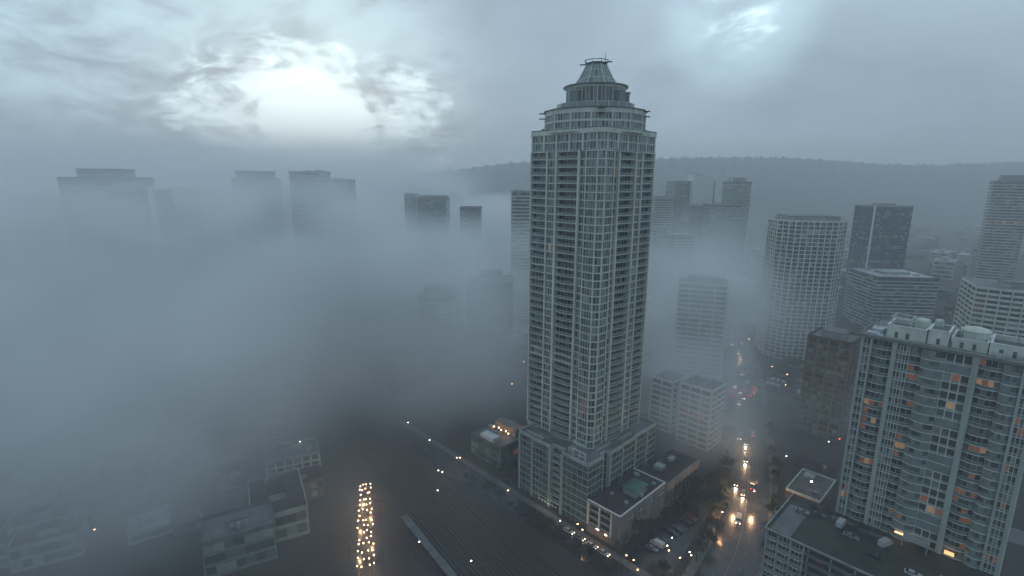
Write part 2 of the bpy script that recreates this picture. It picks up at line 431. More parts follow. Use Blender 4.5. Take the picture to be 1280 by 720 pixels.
    for i in range(K):
        for j in range(3):
            for q in range(3):
                a0 = rp(lv[j][0], i, lv[j][1]).lerp(rp(lv[j][0], i+1, lv[j][1]), q/3); a1 = rp(lv[j][0], i, lv[j][1]).lerp(rp(lv[j][0], i+1, lv[j][1]), (q+1)/3)
                b0 = rp(lv[j+1][0], i, lv[j+1][1]).lerp(rp(lv[j+1][0], i+1, lv[j+1][1]), q/3); b1 = rp(lv[j+1][0], i, lv[j+1][1]).lerp(rp(lv[j+1][0], i+1, lv[j+1][1]), (q+1)/3)
                mb.face([a0, a1, b1, b0], random.choice((0, 1, 1, 2)))
    mb.build('glass_cone', [M['g1'], M['g2'], M['span']], root)
    for i in range(K):
        mb = MB()
        for j in range(3):
            mb.beam(rp(lv[j][0]+.05, i, lv[j][1]), rp(lv[j+1][0]+.05, i, lv[j+1][1]), .28, .3)
            for q in (1, 2):
                mb.beam(rp(lv[j][0]+.0, i, lv[j][1]).lerp(rp(lv[j][0], i+1, lv[j][1]), q/3), rp(lv[j+1][0], i, lv[j+1][1]).lerp(rp(lv[j+1][0], i+1, lv[j+1][1]), q/3), .13, .14)
            mb.beam(rp(lv[j][0]+.03, i, lv[j][1]), rp(lv[j][0]+.03, i+1, lv[j][1]), .22, .2)
        mb.build('cone_rib', [M['frame']], root)
    mb = MB()
    for i in range(K):
        mb.beam(rp(Rb+.2, i, ze), rp(Rb+.2, i+1, ze), .5, .5); mb.beam(rp(Rb+.9, i, ze+1.3), rp(Rb+.9, i+1, ze+1.3), .22, .22)
        mb.beam(rp(Rb+.2, i, ze), rp(Rb+.9, i, ze+1.3), .15, .15)
    mb.beam((cx-5.8, cy-3.2, ze+.2), (cx-2, cy-1, ze+.2), .5, .4); mb.beam((cx+5.4, cy+3.0, ze+.8), (cx+2, cy+1.5, ze+.8), .5, .4)
    mb.lathe([(4.2, ze), (3.4, ze+.7), (.6, ze+1.1)], 16, 0, cx, cy)
    mb.build('crown_ring', [M['dark']], root)
    mb = MB(); mb.lathe([(.16, ze+.5), (.12, ze+3), (.05, ze+4.6)], 6, 0, cx+2.6, cy+2.2); mb.build('mast', [M['dark']], root)
    # small plant on the shaft roof
    for x, y, w, h in ((-41.5, 14, 3, 2.6), (-42, 19, 2, 1.8), (-13, 42, 2.4, 2.4), (-10.4, 38, 1.6, 3)):
        mb = MB(); mb.box(x, y, Z2, x+w, y+w, Z2+h); mb.build('roof_plant', [M['conc2']], root)
    # left-over pieces where the shaft meets the podium: low glazed storey under the corner bay
    mb = MB(); mb.ob((sx1-9, sy0+.4), (sx1-2.4, sy0+.4), .2, .5, ZP, ZP+1.2, 0); mb.build('terrace_wall', [M['conc']], root)
    # white lamps along the foot of the podium
    for k in range(7):
        x = -24.5+k*1.55
        mb = MB(); mb.box(x, -1.9, 2.5, x+.4, -1.2, 3.0, 0); mb.box(x, -2.3, 2.9, x+.9, -.6, 3.05, 1); mb.build('entrance_lamp', [M['lampw2'], M['dark']], root)
    return root
M['lampw2'] = mat('pale_lamp_panel', (.8, .8, .8), .3, 0, emit=(1, .86, .72), es=4)
main_tower()

# ------------------------------------------------------------------ parking annex at the foot of the tower
def annex():
    X0, X1, Y0, Y1, H = 0.25, 15.4, -.0, 31.5, 13.65
    root = empty('parking_garage', G(0, -.4), -GA, 'small pale concrete parking garage with brown flat roof at the foot of the tallest tower', 'garage')
    y0 = .4-13.3; 
    # local frame shares the tower's: front face y = yf, right face x = xf
    xf = 15.8; yf = -.9; xb = .8
    mb = MB(); fl = [0, 4.4, 7.2, 10.0]
    # stone base, spandrels, roof band on the front face
    mb.box(xb, yf, 0, 12.0, yf+.5, 3.3, 1)
    for z in (3.9, 6.9, 9.9): mb.box(xb, yf-.05, z, 12.0, yf+.3, z+.85, 0)
    mb.box(xb, yf, 12.4, 12.0, yf+.35, H, 0)
    mb.build('front_wall', [M['garage'], M['stone']], root)
    for x in (xb+.3, 6.4, 11.9):
        mb = MB(); mb.box(x-.3, yf-.2, 3.3, x+.3, yf+.6, 13.0, 0); mb.build('column', [M['conc']], root)
    for z in (3.3, 6.3, 9.3):
        mb = MB(); mb.box(xb+.2, yf+.3, z-.2, xf-1, 31, z+.15, 0); mb.build('parking_deck', [M['concd']], root)
    # corner and right wall, with openings
    cell = [(-.4, 4.5, []), (4.5, 10.5, [(5.3, 9.8, 7.4, 11.6)]), (10.5, 21.5, [(12.2, 15.5, 7.0, 11.4), (17, 20.2, 7.6, 11.2)]), (21.5, 31.5, [(23, 25.5, 7, 10.8), (27.4, 30.4, 7, 10.8)])]
    mb = MB()
    mb.box(12.0, yf, 0, xf, yf+.5, H, 0)
    ys = [yf, 5.0, 9.6, 12.0, 16.2, 20.4, 23.2, 26.2, 31.2]
    for i in range(8):
        a, b = ys[i], ys[i+1]
        if i % 2 == 0: mb.box(xf-.4, a+(.5 if i == 0 else 0), 0, xf, b, H-.003, 0)
        else:
            mb.box(xf-.4, a, 0, xf, b, 6.8, 0); mb.box(xf-.4, a, 11.2, xf, b, H-.003, 0)
    mb.box(xb, 31.2, 0, xf, 31.5, H-.003, 0)
    mb.build('side_wall', [M['garage']], root)
    for i in (1, 3, 5, 7):
        a, b = ys[i], ys[i+1]
        mb = MB(); mb.box(xf-.3, a, 6.8, xf-.2, b, 11.2, 0)
        for k in range(1, 3): yy = a+(b-a)*k/3; mb.box(xf-.2, yy-.06, 6.8, xf-.1, yy+.06, 11.2, 1)
        mb.box(xf-.2, a, 9.6, xf-.1, b, 9.75, 1)
        mb.build('window', [M['g1'], M['frame']], root)
    for y in (1.0, 13.2):
        mb = MB(); mb.box(xf+.003, y, 0, xf+.06, y+3, 3.4, 0); mb.build('door', [M['concd']], root)
    mb = MB(); mb.box(xb, yf+.3, H-.6, xf-.35, 31.2, H-.35, 0); mb.build('roof', [M['roofd']], root)
    mb = MB(); mb.box(xb-.1, yf-.15, H, xf+.15, yf+.3, H+.45, 0); mb.box(xf-.3, yf+.3, H, xf+.15, 31.6, H+.45, 0); mb.box(xb, 31.2, H, xf-.3, 31.6, H+.45, 0); mb.build('parapet', [M['white']], root)
    for x, y, w, d, h in ((11.5, 8, 1.2, 1.2, .9), (13.4, 16, .9, 1.6, 1), (6.5, 23, 2, 1.4, 1.3), (3, 27.5, 2.5, 1.4, 1.1), (12.2, 26.5, 1.5, 1.5, 1.2), (4.2, 9, 1, 1, .7)):
        mb = MB(); mb.box(x, y, H-.36, x+w, y+d, H-.35+h); mb.build('roof_vent', [M['conc2']], root)
    # green-roofed stair house
    mb = MB(); mb.box(7.2, 13.6, H-.36, 13.2, 21.6, H+2.3, 0); mb.build('stair_house', [M['conc2']], root)
    mb = MB(); mb.prism([(6.7, 13.1), (13.7, 13.1), (13.7, 22.1), (6.7, 22.1)], H+2.3, H+2.6, 0)
    P = [(6.7, 13.1), (13.7, 13.1), (13.7, 22.1), (6.7, 22.1)]; q = [(9.2, 15.6), (11.2, 15.6), (11.2, 19.6), (9.2, 19.6)]
    for i in range(4):
        j = (i+1) % 4; mb.face([(*P[i], H+2.6), (*P[j], H+2.6), (*q[j], H+3.1), (*q[i], H+3.1)])
    mb.face([(*p, H+3.1) for p in q]); mb.build('green_roof', [M['green']], root)
    # bollard-like light in the wall
    mb = MB(); mb.box(5.5, yf-.3, 3.3, 6.6, yf-.05, 3.6, 0); mb.build('wall_lamp', [M['lamp2']], root)
    mb = MB(); mb.box(9.5, yf-.3, 3.0, 10.3, yf-.05, 3.25, 0); mb.build('wall_lamp', [M['lamp2']], root)
M['lamp2'] = mat('warm_wall_lamp', (.8, .6, .4), .3, 0, emit=(1, .5, .22), es=14)
annex()
def arcade_hall():
    root = empty('arcade_building', G(0, 32), -GA, 'long low concrete building with an arcaded side behind the parking garage', 'building')
    H = 12.2
    mb = MB(); mb.box(2, .3, 0, 14.6, 29, H-.3, 0); mb.build('wall', [M['garage']], root)
    for k in range(9):
        y = .4+k*3.5
        mb = MB(); mb.box(14.6, y, 0, 15.6, y+.6, 8.6, 0); mb.build('column', [M['garage']], root)
    for k in range(8):
        y = .4+k*3.5+.6; mb = MB(); n = 8; pts = []
        for i in range(n+1):
            a = PI*i/n; pts.append((y+1.45-1.45*math.cos(a), 7.0+1.4*math.sin(a)))
        for i in range(n):
            a, b = pts[i], pts[i+1]
            mb.face([(15.5, a[0], a[1]), (15.5, b[0], b[1]), (15.5, b[0], 8.6), (15.5, a[0], 8.6)])
        mb.build('arch', [M['conc']], root)
        mb = MB(); mb.box(14.603, y+.3, 1, 14.65, y+2.6, 6.6, 0); mb.build('window', [M['g0']], root)
    mb = MB(); mb.box(14.6, .3, 8.6, 15.9, 29.3, H-1.4, 0); mb.box(15.2, .3, H-1.4, 15.9, 29.3, H, 0); mb.box(2, 28.9, H-1, 15.2, 29.3, H, 0); mb.build('cornice', [M['garage']], root)
    mb = MB(); mb.box(2, .3, H-.3, 15.2, 28.9, H-.1, 0); mb.build('roof', [M['roofd']], root)
    mb = MB(); mb.box(5, 8, H-.1, 9, 12, H+1.5, 0); mb.build('roof_vent', [M['conc2']], root)
    mb = MB(); mb.box(6, 18, H-.1, 8, 22, H+1.2, 0); mb.build('roof_vent', [M['conc2']], root)
arcade_hall()

# ------------------------------------------------------------------ right-hand apartment tower
def right_tower():
    ZB, ZT = 19.0, 85.6; fh = 3.0; NF = 22; Z1 = ZB+NF*fh
    root = empty('apartment_tower', G(72, 52), -GA, 'wide teal glass apartment block with curved balconies and orange lit windows, nearest on the right', 'tower')
    W = 43.5; D = 26
    def arc(a, b, n0, n1, bul, seg):
        return [(a+(b-a)*i/seg, -(n0+(n1-n0)*i/seg+bul*4*(i/seg)*(1-i/seg))) for i in range(seg+1)]
    # (from x, to x, kind, bulge, recess)
    secs = [(0, .6, 'p', 0, .35), (.6, 2.5, 'win', 0, 0), (2.5, 3.1, 'p', 0, .35), (3.1, 8.6, 'bal', .9, -.2), (8.6, 9.8, 'p', 0, .45), (9.8, 13.2, 'win', 0, .1), (13.2, 16.2, 'bal', .6, 0),
            (16.2, 22.2, 'curve', 1.1, .3), (22.2, 28.4, 'dark', 0, .1), (28.4, 29.9, 'p', 0, .6), (29.9, 35.2, 'bal', .8, -.2), (35.2, 39.2, 'curve', .8, .2), (39.2, 39.8, 'p', 0, .5), (39.8, 42.6, 'win', 0, .2), (42.6, 43.4, 'p', 0, .5)]
    items = []
    slabpoly = []
    core = []
    for a, b, k, bul, rec in secs:
        if k == 'p':
            mb = MB(); mb.box(a, -rec-.25, ZB-.05, b, 1.5, Z1+.8, 0); mb.build('pilaster', [M['pil']], root)
            slabpoly += [(a, -rec), (b, -rec)]; core += [(a, .5), (b, .5)]; continue
        if k == 'win':
            mb = MB(); glaze(mb, (a, -rec), (b, -rec), ZB, NF, fh, .95, .9, .02, (.5, .85, .97), .16); mb.build('glazing_bay', GL, root)
            slabpoly += [(a, -rec-.15), (b, -rec-.15)]; core += [(a, .5-rec), (b, .5-rec)]
        elif k == 'dark':
            mb = MB(); glaze(mb, (a, -rec), (b, -rec), ZB, NF, fh, 2.05, .55, .03, (.72, .95, .99), .3, transom=False)
            mb.build('glazing_bay', GL, root)
            slabpoly += [(a, -rec-.35), (b, -rec-.35)]; core += [(a, .5-rec), (b, .5-rec)]
            for f in range(NF):                         # some storeys closed off by frosted panels
                if f in (2, 3, 9, 10, 14, 20):
                    mb = MB(); mb.box(a+.2, -rec-.3, ZB+f*fh+.3, b-.2, -rec-.12, ZB+(f+1)*fh-.3, 0); mb.build('frosted_panel', [M['teal']], root)
        elif k == 'bal':
            seg = 1
            mb = MB(); glaze(mb, (a, .9), (b, .9), ZB, NF, fh, 1.5, .12, .06, (.6, .88, .98), .08, sill=False); mb.build('glazing_bay', GL, root)
            me = balcony_mesh((a, -rec), (b, -rec), 1.2+abs(rec), bul, rail=1.05)
            for f in range(NF): items.append((me, (0, 0, ZB+f*fh+.16), abs(a-37)+f*.01))
            slabpoly += [(a, .6), (b, .6)]; core += [(a, 1.3), (b, 1.3)]
        elif k == 'curve':
            pts = arc(a, b, rec, rec, bul, 5)
            mb = MB()
            for i in range(5): glaze(mb, pts[i], pts[i+1], ZB, NF, fh, 1.3, 1.25, .006, (.2, .5, .8), 0)
            mb.build('glazing_bay', [M['g0'], M['g1'], M['teal'], M['teal'], M['lit'], M['lit2'], M['frame'], M['teal']], root)
            slabpoly += [(p[0], p[1]-.12) for p in pts]; core += [(p[0], p[1]+.6) for p in pts]
    place_parts(root, items, 100)
    # right side face
    for a, b in ((0.6, 8.5), (9.5, 17), (18, 25.4)):
        mb = MB(); glaze(mb, (W, a), (W, b), ZB, NF, fh, 1.5, .8, .01, (.5, .85, .97), .14); mb.build('glazing_bay', GL, root)
    mb = MB()
    for y in (0, 8.5, 17, 25.4): mb.box(W-.6, y, ZB, W+.3, y+1, Z1+.8, 0)
    mb.build('side_pier', [M['conc']], root)
    core2 = core+[(W-.2, 1.2), (W-.2, D), (.2, D), (.2, 1.2)]
    mb = MB(); mb.prism(core2, ZB, Z1+.4, 0); mb.build('core_wall', [M['concd']], root)
    sp = slabpoly+[(W+.2, 0), (W+.2, D+.2), (0, D+.2)]
    mb = MB(); mb.prism(sp, 0, .26, 0); me = mb.mesh('floor_slab', [M['bal']])
    for f in range(0, NF):
        o = bpy.data.objects.new('floor_slab', me); C.objects.link(o); o.parent = root; o.location = (0, 0, ZB+f*fh-.13)
    mb = MB(); mb.box(-.3, -1.0, Z1+.4, W+.5, D+.5, Z1+.95, 0); mb.box(-.5, -1.5, Z1+.953, W+.8, D+.7, Z1+1.3, 1); mb.build('roof', [M['conc2'], M['roofg']], root)
    mb = MB()
    for P, Q in (((-.5, -1.5), (W+.8, -1.5)), ((W+.8, -1.5), (W+.8, D+.7)), ((-.5, D+.7), (-.5, -1.5)), ((W+.8, D+.7), (-.5, D+.7))): mb.ob(P, Q, .25, 0, Z1+1.3, Z1+1.75, 0)
    mb.build('parapet', [M['conc2']], root)
    R = Z1+1.3
    # rooftop plant: boxes with open tops
    def plant(x0, y0, x1, y1, h, opentop=True, m='conc2'):
        mb = MB()
        t = .45
        mb.box(x0, y0, R, x1, y0+t, R+h); mb.box(x0, y1-t, R, x1, y1, R+h); mb.box(x0, y0+t, R, x0+t, y1-t, R+h); mb.box(x1-t, y0+t, R, x1, y1-t, R+h)
        mb.box(x0+t, y0+t, R, x1-t, y1-t, R+(h-1.5 if opentop else h-.02), 1)
        mb.box(x0-.1, y0-.1, R+h+.003, x1+.1, y0+.5, R+h+.2, 2); mb.box(x0-.1, y1-.5, R+h+.003, x1+.1, y1+.1, R+h+.2, 2)
        mb.box(x0-.1, y0+.5, R+h+.003, x0+.5, y1-.5, R+h+.2, 2); mb.box(x1-.5, y0+.5, R+h+.003, x1+.1, y1-.5, R+h+.2, 2)
        for x in (x0+2.2, x0+5.1): mb.box(x, y0-.06, R+.3, x+.9, y0-.003, R+2.2, 1)
        mb.build('plant_room', [M[m], M['concd'], M['white']], root)
    plant(6.2, 1.2, 16.5, 12, 4.2, m='conc'); plant(16.8, 1.6, 22.0, 12, 4.6, False, 'conc'); plant(22.4, 2.2, 31.0, 14, 3.2, m='conc'); plant(31.3, 1.6, 43, 15, 3.6, m='conc')
    mb = MB()
    for x in (6.8, 12): mb.box(x, 3, R+4.2, x+.25, 3.25, R+6.6, 0); mb.box(x, 9, R+4.2, x+.25, 9.25, R+6.6, 0)
    mb.beam((6.8, 3.1, R+6.6), (12.2, 3.1, R+6.6), .25); mb.beam((6.8, 9.1, R+6.6), (12.2, 9.1, R+6.6), .25); mb.beam((6.9, 3.1, R+6.6), (6.9, 9.1, R+6.6), .25); mb.beam((12.1, 3.1, R+6.6), (12.1, 9.1, R+6.6), .25)
    mb.build('plant_frame', [M['frame']], root)
    mb = MB(); mb.lathe([(3.4, R), (3.4, R+5.2), (3.7, R+5.2), (3.7, R+5.5), (2.8, R+6.0), (1.4, R+6.4), (.2, R+6.5)], 24, 0, 27.5, 8); mb.build('roof_drum', [M['conc']], root)
    mb = MB(); mb.lathe([(2.0, R), (2.0, R+5.6), (1.7, R+6.2)], 16, 0, 14.2, 9); mb.lathe([(1.2, R), (1.2, R+6.3), (.9, R+6.8)], 12, 0, 18.4, 9); mb.build('cooling_unit', [M['conc']], root)
    for x, y, w, d, h in ((.8, 1, 3.4, 2.2, .7), (1.6, 4, 3.2, 2.4, 1.5), (1, 8, 4, 3, 1.1), (3.8, .2, 1.8, 1.4, .5), (33, -.9, 2, 1.6, 1.3), (38, -.9, 2.2, 1.8, 1.5)):
        mb = MB(); mb.box(x, y, R, x+w, y+d, R+h); mb.build('roof_plant', [M['roofw']], root)
    for x in (3, 19, 24.5, 37): mb = MB(); mb.lathe([(.08, R), (.05, R+7.5)], 5, 0, x, 6); mb.build('roof_mast', [M['dark']], root)
    # entrance canopy with warm lamps at deck level
    mb = MB(); mb.box(20, -5.2, ZB+2.9, 27, -1.3, ZB+3.15, 0); mb.box(20.1, -5.0, ZB, 20.4, -4.7, ZB+2.9, 0); mb.box(26.5, -5, ZB, 26.8, -4.7, ZB+2.9, 0); mb.build('entrance_canopy', [M['conc2']], root)
    mb = MB(); mb.box(17.6, -2.0, ZB+2.1, 22.2, -1.75, ZB+2.5, 0); mb.build('entrance_lamp', [M['lamp3']], root)
    mb = MB(); mb.box(30.6, -2.0, ZB+1.5, 33, -1.7, ZB+2.7, 0); mb.build('entrance_lamp', [M['lamp4']], root)
M['lamp3'] = mat('entrance_tube', (.8, .6, .4), .3, 0, emit=(1, .50, .2), es=2.6)
M['lamp4'] = mat('entrance_glow', (.8, .6, .4), .3, 0, emit=(1, .45, .14), es=.9)
right_tower()

# ------------------------------------------------------------------ deck building below it
def deck_building():
    root = empty('podium_building', G(58, 24), -GA, 'low dark building in the bottom right corner with a parking deck for a roof', 'building')
    ZT = 19.0; fh = 3.1
    X1 = 64; Y1 = 27.8
    mb = MB(); mb.box(0, 1.2, 0, 12.2, Y1, ZT-.3, 0); mb.box(12.2, 3.0, 0, X1, Y1, ZT-.3, 0); mb.build('core_wall', [M['concd']], root)
    for a, b in ((.5, 3.6), (4.2, 7.6), (8.2, 11.6)):
        mb = MB(); glaze(mb, (a, 1.1), (b, 1.1), .3, 6, fh, 1.1, .4, .0, (.6, .9, .98), .14); mb.build('glazing_bay', GL, root)
        me = balcony_mesh((a, -.3), (b, -.3), 1.4, .35)
        for f in range(1, 6):
            o = bpy.data.objects.new('balcony', me); C.objects.link(o); o.parent = root; o.location = (0, 0, .3+f*fh)
    for x in (0, 3.7, 7.7, 11.7):
        mb = MB(); mb.box(x, -.2, 0, x+.5, 1.2, ZT-.3, 0); mb.build('pilaster', [M['conc2']], root)
    # open parking levels with deep dark openings
    for f in range(6):
        z = .6+f*fh
        mb = MB(); mb.box(12.2, -.1, z-.3, X1, .4, z+.5, 0); mb.build('spandrel', [M['concd']], root)
        mb = MB(); mb.box(12.2, .4, z-.3, X1, 3.0, z-.05, 0); mb.build('floor_slab', [M['concd']], root)
    for k in range(8):
        x = 13+k*6.6; mb = MB(); mb.box(x, .4, 0, x+.5, .9, ZT-.3, 0); mb.build('column', [M['conc2']], root)
    for x, f in ((17.2, 5), (15.3, 4), (24, 4), (36, 5)):
        mb = MB(); mb.box(x, 2.86, .6+f*fh+.4, x+1.3, 2.97, .6+f*fh+2.1, 0); mb.build('lit_doorway', [M['lit']], root)
    mb = MB(); mb.box(-.3, -.4, ZT-.3, X1, Y1, ZT-.02, 0); mb.build('roof_deck', [M['deck']], root)
    mb = MB(); mb.box(-.5, -.6, ZT-.02, X1, -.2, ZT+.6, 0); mb.box(-.5, -.2, ZT-.02, -.1, Y1, ZT+.6, 0)
    mb.box(11.7, -.75, ZT-.3, 12.3, -.6, ZT+.7, 0); mb.build('parapet', [M['conc2']], root)
    mb = MB(); mb.box(1, 1, ZT-.017, 7.4, 21, ZT+.02, 0); mb.build('roof_patch', [M['roofg']], root)
    for (x0, y0, x1, y1) in ((14, 21.8, 32, 23.2), (8.6, 20.6, 13, 22.0)):
        mb = MB(); mb.box(x0, y0, ZT-.017, x1, y1, ZT+.6, 0); mb.build('planter', [M['concd']], root)
M['deck'] = mat('dark_olive_deck', (.034, .036, .028), .75, .3, .2)
deck_building()
def terrace_building():
    root = empty('low_building', G(49.5, 72), -GA, 'small building with walled roof terrace and one white lamp beside the wet avenue', 'building')
    H = 8
    mb = MB(); mb.box(0, 0, 0, 13, 22, H, 0); mb.build('wall', [M['brown']], root)
    mb = MB(); mb.box(.2, .2, H, 12.8, 21.8, H+.12, 0); mb.build('roof', [M['roofb']], root)
    mb = MB()
    for P, Q in (((0, 0), (13, 0)), ((13, 0), (13, 22)), ((13, 22), (0, 22)), ((0, 22), (0, 0))): mb.ob(P, Q, .2, .1, H+.003, H+1.1, 0)
    mb.build('parapet', [M['conc']], root)
    for k in range(4): mb = MB(); mb.box(1+k*3, -.06, 2, 3+k*3, -.003, 5, 0); mb.build('window', [M['g1']], root)
    mb = MB(); mb.box(2, 15, H+.12, 6, 19, H+1.6); mb.build('roof_vent', [M['conc2']], root)
    mb = MB(); mb.box(9, 5, H+.12, 10.5, 6.5, H+1.2); mb.build('roof_vent', [M['conc2']], root)
    mb = MB(); mb.lathe([(.35, H+3.0), (.4, H+3.2), (.2, H+3.5)], 10, 0, 7, 9); l = mb.build('lamp_globe', [M['lampw']], root)
    mb = MB(); mb.lathe([(.07, H+.1), (.06, H+3.0)], 6, 0, 7, 9); mb.build('lamp_pole', [M['dark']], root)
M['roofb'] = mat('tan_roof', (.11, .105, .1), .8, .3, .3)
terrace_building()

# ------------------------------------------------------------------ other buildings
def poly_norm_rot(poly, c, a):
    return poly
def block(name, label, c, w, d, h, rot, mats='cream', fh=3.2, sub=3.0, sp=1.0, plan='box', pent=(.5, .5, 4), fins=0, group=None, cat='tower', lit=.002, bands=False, side=None, tone=(.5, .85, .97), z0=0.0, roofm='roofg', finm='conc'):
    """one building of the background: window walls, floor bands, fins, roof with plant, all as parts"""
    wallm, spm, frm = {'cream': ('conc', 'conc', 'frame'), 'grey': ('conc2', 'conc2', 'conc2'), 'blue': ('blue', 'blue', 'conc2'), 'dark': ('concd', 'span', 'conc2'), 'brown': ('brown', 'brown', 'stone'), 'stone': ('stone', 'stone', 'stone'), 'teal': ('span', 'span', 'frame'), 'white': ('white', 'white', 'white')}[mats]
    root = empty(name, (c[0], c[1], 0), rot, label, cat, group)
    if plan == 'box': P = rect(-w/2, -d/2, w/2, d/2)
    elif plan == 'oct': k = min(w, d)*.24; P = [(-w/2+k, -d/2), (w/2-k, -d/2), (w/2, -d/2+k), (w/2, d/2-k), (w/2-k, d/2), (-w/2+k, d/2), (-w/2, d/2-k), (-w/2, -d/2+k)]
    elif plan == 'round': P = [(w/2*math.cos(2*PI*i/20), d/2*math.sin(2*PI*i/20)) for i in range(20)]
    elif plan == 'bow': P = [(-w/2, 0)]+[(-w/2+w*i/8, -d/2-.12*w*math.sin(PI*i/8)) for i in range(9)]+[(w/2, 0), (w/2, d/2), (-w/2, d/2)]
    nf = max(1, int(h/fh)); hh = nf*fh
    gl = [M['blue'] if mats == 'blue' else M['g0'], M['g1'], M['g2'], M['g3'], M['lit'], M['lit2'], M[frm], M[spm]]
    mb = MB()
    n = len(P)
    for i in range(n):
        A = Vector(P[i]); B = Vector(P[(i+1) % n])
        if mats != 'blue' and (B-A).length > 8 and plan == 'box':
            d_ = (B-A).normalized(); A2 = A+d_*.8; B2 = B-d_*.8
            mb.face([(A.x, A.y, 0), (A2.x, A2.y, 0), (A2.x, A2.y, hh), (A.x, A.y, hh)], 7); mb.face([(B2.x, B2.y, 0), (B.x, B.y, 0), (B.x, B.y, hh), (B2.x, B2.y, hh)], 7)
            A, B = A2, B2
        glaze(mb, A, B, 0, nf, fh, sub, sp, lit, tone, .0)
    mb.build('facade', gl, root)
    if bands:
        mb = MB()
        for f in range(1, nf):
            for i in range(n): mb.ob(P[i], P[(i+1) % n], .0, .25, f*fh-.2, f*fh+.35, 0)
        mb.build('floor_band', [M[finm]], root)
    if fins:
        for i in range(n):
            A = Vector(P[i]); B = Vector(P[(i+1) % n]); L = (B-A).length; d_ = (B-A)/L; nn = Vector((d_.y, -d_.x))
            k = max(1, round(L/fins))
            for j in range(k):
                if nn.y*math.cos(rot)+nn.x*math.sin(rot) > .5: continue
                m2 = MB(); m2.post(A+d_*(L*j/k), d_, nn, .7, .45, 0, hh, 0); m2.build('pilaster', [M[finm]], root)
    ex = [(p[0]*1.01, p[1]*1.01) for p in P]
    mb = MB(); mb.prism(ex, hh, hh+.5, 0, 1)
    for i in range(n): mb.ob(ex[i], ex[(i+1) % n], .4, .05, hh+.5, hh+1.3, 0)
    mb.build('roof', [M[wallm] if mats != 'blue' else M['conc2'], M[roofm]], root)
    if pent:
        pw, pd, ph = pent
        mb = MB(); mb.box(-w*pw/2, -d*pd/2, hh+.5, w*pw/2, d*pd/2, hh+.5+ph, 0)
        mb.box(-w*pw/2-.3, -d*pd/2-.3, hh+.5+ph, w*pw/2+.3, d*pd/2+.3, hh+.9+ph, 1); mb.build('penthouse', [M['conc2'], M[roofm]], root)
    mb = MB(); rr = random.Random(int(abs(c[0]*7+c[1]*3)))
    for _ in range(1 if group else 5):
        x = rr.uniform(-.4, .35)*w; y = rr.uniform(-.4, .35)*d; s = rr.uniform(.04, .1)*w
        mb = MB(); mb.box(x, y, hh+.5, x+s, y+s, hh+.5+rr.uniform(1, 2.4)); mb.build('roof_vent', [M['conc2']], root)
    return root, hh
def span(x0, x1, ytop, Y):
    """centre, width and height of a building that fills px x0..x1 with its top at row ytop, at depth Y"""
    a = atY(x0, ytop, Y); b = atY(x1, ytop, Y); c = (a+b)/2
    return c, (b-a).length, c.z
def bt(name, label, x0, x1, yt, Y, depth=None, rot=0.0, widen=1.0, **k):
    c, w, z = span(x0, x1, yt, Y)
    dp = depth or w*.9
    c = Vector((c.x*(Y+dp*.3)/Y, Y, c.z))
    pent = k.get('pent', (.5, .5, 4)); top = 0
    return block(name, label, (c.x, c.y+dp*.3), w*widen, dp, max(6, z), rot, **k)
R45 = -GA
# right side
bt('apartment_tower', 'pale round cornered apartment tower with close white vertical ribs, right of the tallest tower', 968, 1049, 276, 392, 40, -.15, mats='cream', plan='oct', fins=4.2, bands=False, sub=2.1, sp=.7, fh=3.05, pent=(.72, .72, 3.2), tone=(.7, .93, .98))
r, hh = bt('office_tower', 'dark blue glass slab tower with one bright slanting edge, upper right', 1079, 1131, 256, 600, 30, .12, mats='blue', plan='box', bands=True, sub=2.5, sp=.5, finm='concd', pent=(.35, .5, 2.5), tone=(.8, .95, .99))
mb = MB(); mb.box(-25.6, -15.9, 0, -23.6, -15.2, hh+3, 0); mb.build('edge_fin', [M['white']], r)
mb = MB(); mb.box(-3, -9, hh+.6, 10, 5, hh+2.0, 0); mb.build('bright_roof_panel', [M['roofw']], r)
bt('apartment_tower', 'tall hazy grey tower with stepped top cut by the right edge of the frame', 1246, 1284, 226, 560, 22, -.6, mats='grey', bands=True, pent=(.6, .6, 6), sub=3)
bt('apartment_tower', 'broad grey slab in the haze beside the tallest tower on the right edge', 1222, 1262, 312, 640, 20, -.6, mats='grey', bands=True, sub=3, pent=(.3, .4, 3))
bt('office_building', 'curved office block with white horizontal bands near the right edge of the frame', 1222, 1310, 358, 330, 36, -.5, mats='cream', plan='bow', bands=True, sub=4, sp=1.3, fh=3.4, fins=12, tone=(.8, .95, .99), pent=(.3, .3, 3))
bt('apartment_tower', 'cream mid-rise tower with reddish corner windows in mist just right of the tallest tower', 850, 908, 354, 330, 24, -.35, mats='cream', bands=True, sub=2.6, pent=(.6, .5, 3), fins=8)
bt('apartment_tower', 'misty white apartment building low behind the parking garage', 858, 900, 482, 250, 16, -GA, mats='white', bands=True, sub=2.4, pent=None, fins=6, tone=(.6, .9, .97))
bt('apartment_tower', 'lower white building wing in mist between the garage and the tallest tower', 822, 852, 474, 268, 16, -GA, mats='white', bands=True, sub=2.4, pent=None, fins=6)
bt('apartment_tower', 'brown stone tower with ornate top between the ribbed tower and the teal block', 1020, 1068, 418, 262, 20, -GA, mats='brown', bands=True, sub=2.4, pent=(.5, .5, 3), fins=5, finm='stone')
